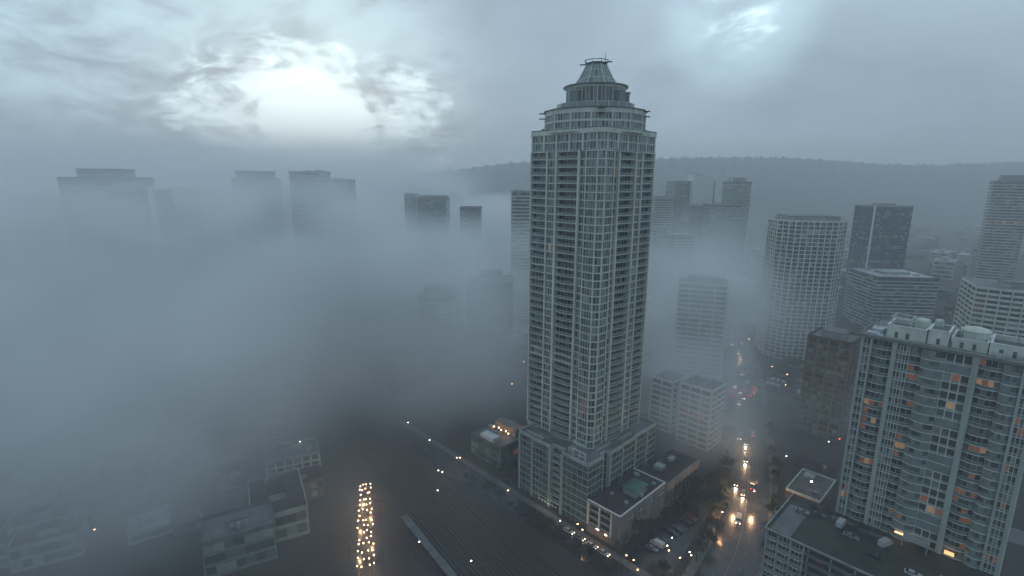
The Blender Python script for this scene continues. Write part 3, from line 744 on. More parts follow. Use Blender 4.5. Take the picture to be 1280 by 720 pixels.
# the cluster far behind on the right
bt('office_tower', 'far tower with pale blank right half in the cluster behind the tallest tower', 838, 888, 226, 900, 50, 0, mats='dark', bands=False, sub=4, pent=None)
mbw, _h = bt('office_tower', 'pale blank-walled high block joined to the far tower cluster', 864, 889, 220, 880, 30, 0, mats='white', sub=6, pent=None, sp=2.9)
r, hh = bt('office_tower', 'far dark tower with a thin white spire and lit edge line', 909, 934, 228, 800, 30, .05, mats='dark', bands=True, sub=4, pent=(.6, .6, 6))
mb = MB(); mb.lathe([(1.1, hh), (.6, hh+26)], 6, 0, -12, -6); mb.build('spire', [M['white']], r)
mb = MB(); mb.box(15.2, -15.8, 0, 16.6, -14.8, hh+4, 0); mb.build('edge_fin', [M['white']], r)
bt('office_tower', 'dark narrow far tower with a bright rooftop sign panel in the cluster', 858, 882, 258, 760, 24, 0, mats='dark', bands=False, sub=3, pent=(.3, .3, 3))
bt('office_tower', 'dark wide low tower under the spire tower in the far cluster', 882, 926, 256, 740, 30, .08, mats='dark', bands=True, sub=4, pent=(.4, .3, 3))
bt('office_tower', 'short misty tower with white rooftop strip left of the far cluster', 834, 864, 296, 560, 24, -.1, mats='dark', bands=True, sub=3, pent=(.7, .3, 2), roofm='roofw')
bt('office_tower', 'grey misty tower immediately right of the tallest tower at hill height', 815, 837, 246, 700, 30, 0, mats='grey', bands=True, sub=4, pent=(.6, .5, 3))
bt('office_building', 'dark low office block with bright flat roof strip right of the ribbed tower', 1078, 1150, 345, 470, 50, -.1, mats='dark', bands=True, sub=4, pent=(.45, .3, 2), roofm='roofw')
# left silhouettes
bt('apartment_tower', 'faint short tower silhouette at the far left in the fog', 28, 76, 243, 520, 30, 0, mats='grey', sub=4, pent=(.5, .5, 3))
bt('apartment_tower', 'widest stepped tower silhouette at the left in the fog', 92, 176, 222, 430, 34, 0, mats='dark', sub=4, pent=(.6, .6, 7))
r, hh = bt('apartment_tower', 'dark tower silhouette with a pale vertical fin on its right edge in the fog', 150, 200, 236, 400, 30, 0, mats='dark', sub=4, pent=(.3, .5, 3))
mb = MB(); mb.box(16.5, -16, 0, 20.5, -13, hh+4, 0); mb.build('edge_fin', [M['white']], r)
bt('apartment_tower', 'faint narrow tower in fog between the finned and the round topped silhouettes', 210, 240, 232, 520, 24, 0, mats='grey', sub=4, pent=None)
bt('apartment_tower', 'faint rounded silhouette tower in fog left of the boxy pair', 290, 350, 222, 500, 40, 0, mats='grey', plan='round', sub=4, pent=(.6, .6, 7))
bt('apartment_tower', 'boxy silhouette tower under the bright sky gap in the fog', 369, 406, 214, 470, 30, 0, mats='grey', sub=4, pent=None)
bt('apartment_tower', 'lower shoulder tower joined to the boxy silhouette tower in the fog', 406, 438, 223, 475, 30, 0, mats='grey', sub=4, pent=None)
bt('office_tower', 'dark flat topped tower with steam drifting over it, left of the tallest tower', 524, 560, 245, 560, 34, 0, mats='dark', sub=4, pent=(.9, .6, 2.5))
bt('office_tower', 'small pale tower stub left of the steaming tower', 507, 522, 240, 600, 20, 0, mats='grey', sub=4, pent=None)
bt('office_tower', 'low misty block with a pale left edge between the steaming tower and the tallest tower', 576, 602, 259, 560, 26, 0, mats='dark', sub=4, pent=None)
bt('office_tower', 'boxy grey tower with pale edge touching the left side of the tallest tower', 639, 668, 240, 470, 26, 0, mats='grey', bands=True, sub=4, pent=None)
r, hh = bt('apartment_tower', 'fogbound tower with stacked balconies and a white corner line, left of the tallest tower', 527, 572, 368, 330, 26, 0, mats='dark', bands=True, sub=3, pent=(.8, .5, 5), tone=(.8, .95, .99))
mb = MB(); mb.box(11.0, -13.6, 0, 11.9, -13.2, hh, 0); mb.build('edge_fin', [M['white']], r)
bt('apartment_tower', 'broad dark tower half lost in fog beside the tallest tower', 584, 642, 352, 360, 30, 0, mats='dark', sub=3, pent=(.5, .6, 6))
# lower left, in the fog
bt('apartment_building', 'dark stepped block in the fog left of the string of lamps', 270, 312, 612, 205, 16, .5, mats='dark', bands=True, sub=2.4, pent=(.5, .5, 2.5), fh=3, roofm='roofd', finm='concd')
bt('apartment_building', 'grey block behind the dark stepped block in the fog', 306, 362, 545, 255, 20, .4, mats='dark', bands=True, sub=3, pent=(.6, .4, 2.5), fh=3, finm='conc2')
bt('apartment_building', 'tall pale slab with faint ribs just left of the string of lamps', 338, 398, 596, 225, 16, .45, mats='grey', bands=True, sub=2, pent=None, fins=4, fh=3)
bt('low_building', 'low building with pale wet roof at the bottom left', 172, 216, 694, 176, 14, .6, mats='grey', sub=3, pent=(.3, .3, 1.5), roofm='roofw', z0=0)
bt('low_building', 'second low roof at the bottom left, darker and smaller', 225, 262, 700, 180, 12, .6, mats='dark', sub=3, pent=None)
# building with lit roof terrace left of the podium
r, hh = block('restaurant_building', 'building with orange lit roof terrace and white awning left of the tallest tower', (G(-66, 14).x, G(-66, 14).y), 22, 20, 12, -GA, mats='dark', sub=2.5, fh=3.4, pent=None, cat='building')
mb = MB(); mb.box(-4, -9.5, hh+.6, 5, -5, hh+3.0, 0); mb.build('awning', [M['white']], r)
mb = MB(); mb.box(-7, 3, hh+.5, 8, 9, hh+4.5, 0); mb.build('terrace_house', [M['stone']], r)
for i in range(5):
    mb = MB(); mb.lathe([(.15, hh+2.4), (.28, hh+2.7), (.12, hh+3.0)], 8, 0, -5+i*2.6, .5+.8*(i % 2)); mb.build('terrace_lamp', [M['lamp']], r)

# ------------------------------------------------------------------ hazy low-rise city
rnd = random.Random(11)
proto = []
for k, (mm, bands) in enumerate((('grey', True), ('dark', False), ('cream', True), ('brown', True), ('stone', False))):
    pr, hh = block('low_rise_building', 'flat roofed low-rise building lost among others in the distant haze', (0, -900-60*k), 30, 20, 10+3*(k % 3), 0, mats=mm, sub=4, fh=3.4, bands=False, pent=(.3, .3, 2), group='low-rise buildings across the hazy city', cat='building', lit=.0, roofm=('roofd', 'roofg', 'roofw', 'roofd', 'roofw')[k])
    proto.append(pr)
used = []; cnt = 0
def clear(x, y, r):
    lx, ly = loc((x, y))
    if -130 < lx < 130 and -60 < ly < 110: return False
    xr = road_x(y)
    if xr is not None and abs(x-xr) < r*.8+14: return False
    return all((x-a)**2+(y-b)**2 > (r*.85+c*.85)**2 for a, b, c in used)
AV = [at(905, 722), at(925, 680), at(936, 610), at(937, 556), at(935, 500), at(925, 430), at(905, 400)]
def road_x(y):
    for a, b in zip(AV, AV[1:]):
        if a.y <= y <= b.y: return a.x+(b.x-a.x)*(y-a.y)/(b.y-a.y)
    return None
for o in list(C.objects):
    if o.type == 'EMPTY' and o.parent is None and o.name.split('.')[0] != 'low_rise_building':
        used.append((o.location.x, o.location.y, 32))
tries = 0
while cnt < 290 and tries < 12000:
    tries += 1
    Y = 260+1350*rnd.random()**1.25; X = rnd.uniform(-.9, 1.05)*Y
    if X < .1*Y and rnd.random() < .88: continue
    s = rnd.uniform(.7, 1.5); r_ = 17*s
    if not clear(X, Y, r_): continue
    used.append((X, Y, r_)); p = proto[cnt % 5]
    if cnt < 5: c = p
    else: c = copy_tree(p)
    c.location = (X, Y, 0); c.scale = (s, s*rnd.uniform(.8, 1.2), rnd.uniform(.6, 1.9) if Y < 900 else rnd.uniform(.5, 1.5)); c.rotation_euler.z = -GA+rnd.choice((0, PI/2))+rnd.uniform(-.06, .06)
    cnt += 1

la, lb = at(457, 706), at(456, 606)
n2 = 0; tries = 0
while n2 < 42 and tries < 9000:
    tries += 1
    X = rnd.uniform(-230, -60); Y = rnd.uniform(165, 330); lx, ly = loc((X, Y)); s = rnd.uniform(.55, 1.0); r_ = 14*s
    t_ = max(0, min(1, (Vector((X, Y, 0))-la).dot(lb-la)/(lb-la).length_squared)); dl = (Vector((X, Y, 0))-(la+(lb-la)*t_)).length
    if dl < 22+r_*.5 or -64 < ly < 12 or any((X-a)**2+(Y-b)**2 < (r_*.8+c*.55)**2 for a, b, c in used): continue
    used.append((X, Y, r_)); c = copy_tree(proto[n2 % 2 if n2 % 3 else 3]); c['label'] = 'dark low block sunk in the fog at the lower left'; c['group'] = 'low blocks in the fog at the lower left'
    c.location = (X, Y, 0); c.scale = (s, s, rnd.uniform(.7, 1.8)); c.rotation_euler.z = .5+rnd.choice((0, PI/2))
    n2 += 1

# ------------------------------------------------------------------ ground, streets, tracks, hills
def sheet(name, pts, z, m, kind='structure'):
    mb = MB(); mb.face([(p[0], p[1], z) for p in pts]); o = mb.build(name, [m]); o['kind'] = kind; return o
M['ground'] = mat('city_ground', (.032, .028, .025), .8, .35, .012, col2=(.016, .015, .014))
sheet('ground', [(-5200, -600), (5200, -600), (5200, 5200), (-5200, 5200)], 0, M['ground'])
def strip(name, pts, w, z, m, x_off=0.0):
    mb = MB(); L = []; R_ = []
    for i, p in enumerate(pts):
        a = pts[max(0, i-1)]; b = pts[min(len(pts)-1, i+1)]
        d = Vector((b[0]-a[0], b[1]-a[1])).normalized(); n = Vector((d.y, -d.x))
        c = Vector((p[0], p[1]))+n*x_off
        L.append(c-n*w/2); R_.append(c+n*w/2)
    for i in range(len(pts)-1):
        mb.face([(*L[i], z), (*R_[i], z), (*R_[i+1], z), (*L[i+1], z)])
    o = mb.build(name, [m]); o['kind'] = 'structure'; return o
def kerb(name, pts, off, w, h, m):
    mb = MB()
    for i in range(len(pts)-1):
        a = Vector(pts[i][:2]); b = Vector(pts[i+1][:2]); d = (b-a).normalized(); n = Vector((d.y, -d.x))
        mb.ob(a+n*off, b+n*off, w/2, w/2, 0, h, 0)
    o = mb.build(name, [m]); o['kind'] = 'structure'; return o
def smooth(pts, k=3):
    for _ in range(k):
        q = [pts[0]]
        for a, b in zip(pts, pts[1:]): q += [a.lerp(b, .25), a.lerp(b, .75)]
        q.append(pts[-1]); pts = q
    return pts
near = AV[0]+(AV[0]-AV[1])*2.2
AVS = smooth([near]+AV)
strip('avenue', AVS, 17, .012, M['asph'])
M['asphwet'] = M['asph']
kerb('pavement', AVS, 10.3, 3.4, .14, M['walk']); kerb('pavement', AVS, -10.3, 3.4, .14, M['walk'])
def dashes(pts, off, w, z, on, gap_):
    mb = MB(); acc = 0.0
    for a, b in zip(pts, pts[1:]):
        a = Vector(a[:2]); b = Vector(b[:2]); L = (b-a).length; d = (b-a)/L; n = Vector((d.y, -d.x)); s = 0.0
        while s < L:
            ph = (acc+s) % (on+gap_)
            if ph < on:
                e = min(L, s+on-ph); p = a+d*s+n*off; q = a+d*e+n*off
                mb.face([(*(p-n*w/2), z), (*(p+n*w/2), z), (*(q+n*w/2), z), (*(q-n*w/2), z)]); s = e+1e-4
            else: s += on+gap_-ph+1e-4
        acc += L
    o = mb.build('road_markings', [M['line']]); o['kind'] = 'structure'
dashes(AVS, 0, .14, .016, 60, .01)
for off_ in (3.4, -3.4): dashes(AVS, off_, .12, .016, 3, 6)
st = [G(-190, -8), G(70, -12)]
strip('street', st, 9, .008, M['asph']); kerb('pavement', st, -6.1, 3.0, .13, M['walk'])
st2 = [G(17.8+4, -6), G(24, 120)]
strip('street', [G(24, -6), G(22, 70)], 8, .020, M['asph'])
strip('street', [G(-160, 110), G(160, 120)], 12, .006, M['asph']); strip('street', [G(-200, 212), G(160, 214)], 13, .005, M['asph']); strip('street', [G(-44, -6), G(-46, 300)], 10, .004, M['asph'])
sheet('parking_lot', [G(-35, 196), G(20, 196), G(20, 236), G(-35, 236)], .024, M['asph'])
sheet('parking_lot', [G(22, 4), G(36, 2), G(30, 40), G(22, 44)], .026, M['asph'])
TD = (G(0, -21.0)-G(-30, -16.5)).normalized()
def track(i, off, lx0, lx1):
    a = G(-110, -4.5-off); d = TD; L = 190
    mid = a+d*(L/2); ang = math.atan2(d.y, d.x)
    root = empty('railway_track', (mid.x, mid.y, 0), ang, 'straight steel railway track in dark ballast in front of the tallest tower', 'track', 'parallel railway tracks at the foot of the tower')
    for s in (-.72, .72):
        mb = MB(); mb.box(-L/2, s-.06, .30, L/2, s+.06, .46); mb.build('rail', [M['steel']], root)
    mb = MB()
    for k in range(int(L/1.2)): mb.box(-L/2+k*1.2, -1.3, .17, -L/2+k*1.2+.3, 1.3, .29)
    o = mb.build('sleeper', [M['wood']], root); o['kind'] = 'stuff'
    return root
for i in range(7): track(i, 5.5+i*4.3+(1.5 if i > 3 else 0), 0, 0)
mb = MB(); a = G(-115, -6); b = a+TD*200; n_ = Vector((TD.y, -TD.x, 0))
mb.prism([a+n_*2.5, b+n_*2.5, b+n_*38, a+n_*38][::1], .03, .16, 0)
o = mb.build('track_bed', [M['ball']]); o['kind'] = 'structure'
# station platform with canopy left of the tracks
pc = at(540, 700)
root = empty('station_platform', (pc.x, pc.y, 0), math.atan2(TD.y, TD.x), 'long narrow pale station platform roof beside the railway tracks at the bottom', 'platform')
mb = MB(); mb.box(-26, -2.4, 0, 20, 2.4, 1.0); mb.build('platform_slab', [M['ball']], root)
mb = MB(); mb.box(-24, -1.4, 4.0, 16, 1.4, 4.2); mb.build('canopy_roof', [M['concd']], root)
for k in range(8): mb = MB(); mb.box(-23+k*5.4, -.12, 1, -22.76+k*5.4, .12, 4.0); mb.build('post', [M['dark']], root)

# hills
def hills():
    mb = MB(); nx, ny = 220, 26
    import mathutils
    prof = [(-1400, 235), (300, 234), (440, 232), (500, 224), (520, 218), (560, 213), (600, 209), (640, 205), (680, 203), (740, 199), (820, 199), (900, 198), (960, 197), (1040, 201), (1100, 205), (1180, 206), (1280, 203), (1700, 200), (2600, 210)]
    def ridge(px):
        for a, b in zip(prof, prof[1:]):
            if a[0] <= px <= b[0]: return a[1]+(b[1]-a[1])*(px-a[0])/(b[0]-a[0])
        return 220
    for j in range(ny):
        for i in range(nx):
            px = -1100+3400*i/(nx-1); Y = 1700+1500*j/(ny-1)
            top = atY(px, ridge(px), 2700)
            x = top.x*Y/2700
            t = min(1, max(0, (Y-1700)/1000)); t = t*t*(3-2*t)
            nz = mathutils.noise.fractal(Vector((x*.002, Y*.002, 0)), 1, 2, 5)
            n2 = mathutils.noise.fractal(Vector((x*.03, Y*.03, 4)), 1, 2, 3)
            z = max(0, top.z)*t+nz*34*t*(1 if Y < 2500 else .35)+n2*4*t-2
            mb.v.append((x, Y, z))
    for j in range(ny-1):
        for i in range(nx-1):
            a = j*nx+i; mb.f.append((a, a+1, a+nx+1, a+nx)); mb.m.append(0)
    o = mb.build('hills', [M['forest']], smooth=True); o['kind'] = 'structure'
M['forest'] = mat('wooded_hill', (.03, .045, .035), .95, .35, .02, col2=(.015, .025, .022))
hills()
# conifers along the ridge so that its outline is uneven: one far-off wood
def ridge_wood():
    mb = MB(); r = random.Random(5)
    dg = bpy.data.objects['hills'].data.vertices
    vs = [v.co for v in dg if 2300 < v.co.y < 3000]
    for _ in range(9000):
        v = r.choice(vs); x = v.x+r.uniform(-14, 14); y = v.y+r.uniform(-30, 30); h = r.uniform(9, 19); w = h*.3
        b = len(mb.v)
        for k in range(4): a = PI/2*k; mb.v.append((x+w*math.cos(a), y+w*math.sin(a), v.z-6))
        mb.v.append((x, y, v.z+h-4))
        for k in range(4): mb.f.append((b+k, b+(k+1) % 4, b+4)); mb.m.append(0)
    o = mb.build('far_woods', [M['forest']]); o['kind'] = 'stuff'; o['label'] = 'far wooded hillside of conifers along the ridge'; o['category'] = 'woods'
ridge_wood()

# ------------------------------------------------------------------ lamps
def lamp_proto(kind):
    root = empty('street_lamp', (0, -500, 0), 0, 'lit street lamp on a dark street seen through the fog', 'lamp', 'street lamps glowing in the foggy streets')
    mb = MB(); mb.lathe([(.12, 0), (.07, 7.2)], 6); mb.build('pole', [M['dark']], root)
    mb = MB(); mb.beam((0, 0, 7.1), (1.5, 0, 7.4), .1); mb.build('arm', [M['dark']], root)
    mb = MB(); mb.lathe([(.12, 7.07), (.24, 7.15), (.24, 7.25), (.1, 7.36)], 8, 0, 1.5, 0); mb.build('lamp_head', [M['lampw'] if kind else M['lamp']], root)
    return root
LP = [lamp_proto(0), lamp_proto(1)]
lamp_px = [(409, 464, 0), (415, 462, 1), (421, 464, 1), (411, 470, 0), (419, 472, 0), (424, 468, 0), (408, 474, 0), (318, 415, 1), (276, 420, 1), (375, 552, 1), (118, 662, 0), (510, 528, 1), (537, 550, 1),
           (571, 572, 0), (575, 572, 0), (548, 588, 1), (553, 590, 1), (547, 613, 1), (635, 613, 0), (524, 677, 1), (589, 701, 1), (700, 651, 0), (722, 655, 0), (728, 662, 0), (783, 694, 0), (792, 700, 0), (797, 712, 0),
           (836, 688, 0), (850, 697, 0), (862, 690, 1), (840, 672, 1), (834, 682, 1), (864, 694, 1), (920, 612, 1), (943, 614, 1), (983, 570, 1), (1036, 552, 1), (888, 444, 0), (927, 429, 0), (936, 424, 0), (965, 458, 0), (984, 468, 0), (982, 481, 0),
           (914, 420, 0), (1060, 470, 0), (640, 480, 0), (655, 452, 1), (903, 640, 0)]
first = [True, True]
for x, y, k in lamp_px:
    p = at(x, y, 7.2)
    o = LP[k] if first[k] else copy_tree(LP[k]); first[k] = False
    o.location = (p.x-1.5, p.y, 0)
def glow(p, e, col=(1, .55, .25), parent=None):
    l = bpy.data.lights.new('lamp_light', 'POINT'); l.energy = e; l.color = col; l.shadow_soft_size = .3
    o = bpy.data.objects.new('lamp_light', l); C.objects.link(o); o.parent = parent
    o.location = p; return o
# the lamps whose glow the photograph shows on the wet ground: along the avenue, by the garage
lamps_ = [o for o in C.objects if o.name.split('.')[0] == 'street_lamp']
for (x, y, e) in ((920, 612, 2200), (943, 614, 2200), (903, 640, 1200), (783, 694, 260), (728, 662, 260), (700, 651, 150), (836, 688, 300), (573, 572, 300), (927, 429, 500)):
    p = at(x, y, 7.2); q = min(lamps_, key=lambda o: (o.location-Vector((p.x-1.5, p.y, 0))).length)
    glow((1.5, 0, 6.6), e, parent=q)
# avenue of lamp posts with small twin globes
root = empty('festoon_lamp', (0, -520, 0), 0, 'small warm bulb lamp on a short post in the two-row string of lamps', 'lamp', 'dense rows of warm lamps at the bottom left of the tower')
mb = MB(); mb.lathe([(.06, 0), (.05, 3.1)], 6); mb.build('pole', [M['dark']], root)
mb = MB(); mb.lathe([(.05, 3.08), (.15, 3.2), (.15, 3.34), (.05, 3.46)], 8)
M['bulb'] = mat('festoon_bulb', (.8, .6, .4), .3, 0, emit=(1, .60, .30), es=15)
mb.build('bulb', [M['bulb']], root)
A = at(457, 706, 3.2); B = at(456, 606, 3.2)
d = (B-A); L = d.length; d.normalize(); n_ = Vector((d.y, -d.x, 0))
rr = random.Random(3); ff = True
for j in range(15):
    t = j/14
    for i in range(4):
        if rr.random() < .16: continue
        half = 2.7-.6*t
        p = A+d*(L*t+rr.uniform(-.8, .8))+n_*((i-1.5)/1.5*half+rr.uniform(-.5, .5))
        o = root if ff else copy_tree(root); ff = False
        o.location = (p.x, p.y, 0); o.rotation_euler.z = rr.random()*6
strip('market_lane', [A-d*6, B+d*6], 13, .022, M['asph'])

fl_ = [o for o in C.objects if o.name.split('.')[0] == 'festoon_lamp']
for o in fl_[3::9]: glow((0, 0, 4.0), 650, (1, .58, .3), o)
# ------------------------------------------------------------------ cars
def car_proto(name, label, cat, paint, van=False, lights=True, group=None):
    root = empty(name, (0, -560, 0), 0, label, cat, group)
    L, W, H = (4.5, 1.8, 1.45) if not van else (5.4, 2.0, 2.2)
    mb = MB()
    if van: prof = [(-L/2, .35), (L/2, .35), (L/2, 1.0), (L/2-.7, 1.25), (L/2-1.5, H), (-L/2, H)]
    else: prof = [(-L/2, .32), (L/2, .32), (L/2, .72), (L/2-.2, .82), (L/2-1.2, .92), (-L/2+.5, .98), (-L/2, .92)]
    def ext(mb, prof, w0, w1=None):
        k = len(prof); b = len(mb.v); w1 = w1 or [w0]*k
        for (x, z), w in zip(prof, w1): mb.v.append((x, -w/2, z))
        for (x, z), w in zip(prof, w1): mb.v.append((x, w/2, z))
        mb.f.append(tuple(b+i for i in range(k))); mb.m.append(0); mb.f.append(tuple(b+k+i for i in reversed(range(k)))); mb.m.append(0)
        for i in range(k): j = (i+1) % k; mb.f.append((b+j, b+i, b+k+i, b+k+j)); mb.m.append(0)
    ext(mb, prof, W); mb.build('body', [paint], root)
    mb = MB()
    if van:
        ext(mb, [(L/2-1.35, 1.3), (L/2-.72, 1.3), (L/2-1.42, H-.1)], W+.02); mb.build('window', [M['g0']], root)
    else:
        ext(mb, [(-L/2+.35, .97), (L/2-1.25, .92), (L/2-2.0, 1.38), (-L/2+1.0, 1.38)], W-.2, [W-.15, W-.15, W-.45, W-.45]); mb.build('window', [M['g0']], root)
        mb = MB(); mb.box(-L/2+1.05, -W/2+.24, 1.383, L/2-2.05, W/2-.24, H-.02); mb.build('roof', [paint], root)
    for x in (-L/2+.8, L/2-.85):
        for s in (-1, 1):
            mb = MB(); k = 12; yy = s*(W/2-.08)
            ring0 = [(x+.33*math.cos(2*PI*i/k), .33+.33*math.sin(2*PI*i/k)) for i in range(k)]
            b = 0; mb.v = [(p[0], yy-.1, p[1]) for p in ring0]+[(p[0], yy+.1, p[1]) for p in ring0]
            mb.f = [tuple(range(k)), tuple(reversed(range(k, 2*k)))]+[((i+1) % k, i, k+i, k+(i+1) % k) for i in range(k)]; mb.m = [0]*(k+2)
            mb.build('wheel', [M['tyre']], root)
    for s in (-1, 1):
        mb = MB(); mb.box(L/2-.02, s*(W/2-.3)-.17, .58, L/2+.04, s*(W/2-.3)+.17, .74); mb.build('headlight', [M['head'] if lights else M['frame']], root)
        mb = MB(); mb.box(-L/2-.04, s*(W/2-.28)-.15, .66, -L/2+.02, s*(W/2-.28)+.15, .84); mb.build('taillight', [M['tail'] if lights else M['tyre']], root)
    return root
PW = mat('white_car_paint', (.42, .43, .44), .25, .03, 1); PG = mat('grey_car_paint', (.16, .17, .18), .3, .03, 1); PB = mat('dark_car_paint', (.03, .032, .04), .25, .03, 1); PR = mat('red_car_paint', (.22, .02, .02), .25, .03, 1)
def put(protos, flags, i, p, ang, z=0.0):
    k = i % len(protos)
    o = protos[k] if flags[k] else copy_tree(protos[k]); flags[k] = False
    o.location = (p[0], p[1], z); o.rotation_euler.z = ang; return o
drv = [car_proto('car', 'car driving with its headlights on along the wet avenue', 'car', m, g, True, 'cars driving on the avenue') for m, g in ((PG, False), (PB, False), (PW, True))]
for d_ in drv: d_['label'] = 'car driving with its headlights on along the wet avenue'
fl = [True]*3
def along(y):
    for a, b in zip(AVS, AVS[1:]):
        if a.y <= y <= b.y:
            t = (y-a.y)/(b.y-a.y); d = (b-a).normalized(); return a.lerp(b, t), d
    return AVS[-1], (AVS[-1]-AVS[-2]).normalized()
for i, (Y, off, back) in enumerate(((206, -1.7, 1), (212, -5, 1), (187, -1.8, 1), (234, -1.7, 1), (251, -1.7, 1), (256, -5, 1), (300, -5, 1), (352, -1.7, 1), (398, -1.7, 1), (420, -5, 1),
                    (212, 1.8, 0), (262, 1.8, 0), (330, 5, 0))):
    c, d = along(Y); n_ = Vector((d.y, -d.x, 0)); p = c+n_*off
    put(drv, fl, i, p, math.atan2(-d.y, -d.x) if back else math.atan2(d.y, d.x))
pk = [car_proto('car', 'parked car without lights in the misty lots right of the avenue', 'car', m, g, False, 'cars parked in the misty lots') for m, g in ((PG, False), (PB, False), (PW, False), (PR, False), (PW, True))]
fl2 = [True]*5; k = 0; rr = random.Random(8)
for row in range(4):
    for i in range(16):
        if rr.random() < .25: continue
        put(pk, fl2, rr.randrange(5), G(-33+i*3.3, 199+row*10), -GA+PI/2); k += 1
for i in range(9):
    if i in (3, 6): continue
    put(pk, fl2, rr.randrange(5), G(24.5+.2*i, 8+i*3.4), -GA+rr.choice((0, PI)))
qc = [car_proto('car', 'car with red tail lights queueing in the misty lot right of the avenue', 'car', m, g, True, 'cars queueing in the misty lot') for m, g in ((PG, False), (PB, False))]
flq = [True]*2
for i in range(9): put(qc, flq, i, G(-20+(i % 3)*6+rr.uniform(-1, 1), 189-(i//3)*7.5), -GA+PI/2+rr.uniform(-.1, .1)+(PI if i % 4 == 0 else 0))
stp = [car_proto('car', 'pale car standing on the street at the foot of the parking garage', 'car', m, g, True, 'cars standing by the parking garage') for m, g in ((PW, False), (PG, False))]
fl3 = [True]*2
for i, (lx, ly) in enumerate(((-3.6, -7.0), (1.6, -7.0), (7.8, -7.1), (13.2, -7.2))): put(stp, fl3, 0 if i != 1 else 1, G(lx, ly), -GA+.0)
ncar = 0
for o in list(C.objects):
    if o.name.split('.')[0] == 'car' and o.get('group') == 'cars driving on the avenue' and o.location.y < 262 and ncar < 7:
        ncar += 1
        l = bpy.data.lights.new('headlight_beam', 'SPOT'); l.energy = 5200; l.color = (1, .66, .38); l.spot_size = rad(95); l.spot_blend = .8; l.shadow_soft_size = .15
        lo = bpy.data.objects.new('headlight_beam', l); C.objects.link(lo); lo.parent = o; lo.location = (2.5, 0, .75); lo.rotation_euler = (0, rad(-79), 0)
deckcars = [((63.8, 42), .1, PG, False, 'silver car parked on the roof deck next to the pale roof patch'), ((75.5, 44.5), 1.5, PW, True, 'white van parked on the roof deck, leftmost of the vans'), ((88.5, 43.5), 1.2, PW, True, 'white van parked near the lit entrance canopy on the deck'),
            ((87.2, 34.5), -.1, PB, False, 'dark car parked near the front edge of the roof deck'), ((97.4, 33.5), .1, PW, False, 'white car parked on the deck near the bottom edge of the frame'), ((103.8, 36.4), 1.4, PW, False, 'pale car parked on the deck below the corner of the teal block'), ((79.6, 39.5), .0, PG, False, 'grey car in the middle of the roof deck')]
for (lx, ly), a, pm, v, lab in deckcars:
    c = car_proto('van' if v else 'car', lab, 'van' if v else 'car', pm, v, False); c.location = G(lx, ly, 18.99); c.rotation_euler.z = -GA+a
# traffic light
p = at(1049, 549, 5.5); root = empty('traffic_light', (p.x, p.y, 0), 0, 'traffic signal showing red beside the teal block', 'traffic light')
mb = MB(); mb.lathe([(.1, 0), (.08, 5.2)], 6); mb.build('pole', [M['dark']], root)
mb = MB(); mb.box(-.25, -.2, 4.9, .25, .2, 6.2); mb.build('signal_box', [M['dark']], root)
for z, m in ((5.85, M['red']), (5.5, M['dark']), (5.15, M['dark'])):
    mb = MB(); mb.lathe([(.02, 0), (.17, 0), (.17, .06), (.02, .07)], 10); o = mb.build('lens', [m], root); o.rotation_euler.x = PI/2; o.location = (0, -.205, z)

# ------------------------------------------------------------------ trees
def tree_meshes(seed, h, lm):
    r = random.Random(seed); t = MB()
    t.lathe([(.22, 0), (.16, h*.3), (.1, h*.62), (.03, h*.9)], 6)
    limbs = []
    for k in range(8):
        a = r.uniform(0, 6.28); z = h*r.uniform(.28, .6); L = h*r.uniform(.2, .36)
        e = Vector((L*math.cos(a), L*math.sin(a), z+L*r.uniform(.5, .9))); t.beam((0, 0, z), e, .09, .09); limbs.append(e)
    cr = MB()
    cl = limbs+[Vector((r.uniform(-.5, .5), r.uniform(-.5, .5), h*r.uniform(.65, .95))) for _ in range(4)]
    for c in cl:
        R_ = h*r.uniform(.10, .19)
        for _ in range(85):
            v = Vector((r.gauss(0, 1), r.gauss(0, 1), r.gauss(0, .8))); v = v.normalized()*R_*r.random()**.4
            p = c+v; s = r.uniform(.16, .34)
            a = Vector((r.gauss(0, 1), r.gauss(0, 1), r.gauss(0, 1))).normalized(); b = a.orthogonal().normalized()
            cr.face([p+a*s, p+b*s*.6, p-a*s, p-b*s*.6], 0)
    return t.mesh('trunk', [M['bark']]), cr.mesh('crown', [lm])
TM = [tree_meshes(20+i, 6+i*.7, M['leaf'] if i % 3 else M['leaf2']) for i in range(5)]
def put_tree(i, p, s, label, group, z=0.0):
    root = empty('street_tree', (p[0], p[1], z), i*1.7, label, 'tree', group)
    root.scale = (s, s, s)
    t, c = TM[i % 5]
    for nme, me in (('trunk', t), ('crown', c)):
        o = bpy.data.objects.new(nme, me); C.objects.link(o); o.parent = root
rr = random.Random(4); i = 0
for y in range(158, 300, 9):
    for off in (-10.4, 10.4):
        c, d = along(y+rr.uniform(-2, 2)); n_ = Vector((d.y, -d.x, 0)); p = c+n_*off; lx, ly = loc(p)
        if 56 < lx and ly < 56 or rr.random() < .15: continue
        put_tree(i, p, rr.uniform(.7, 1.1), 'dark broadleaf tree on the pavement of the wet avenue', 'trees lining the avenue'); i += 1
for x in list(range(-60, 44, 6)):
    put_tree(i, G(x+rr.uniform(-1, 1), -13.6+rr.uniform(-.4, .4)), rr.uniform(.6, .9), 'small dark tree between the street and the railway tracks', 'trees between the street and the tracks'); i += 1
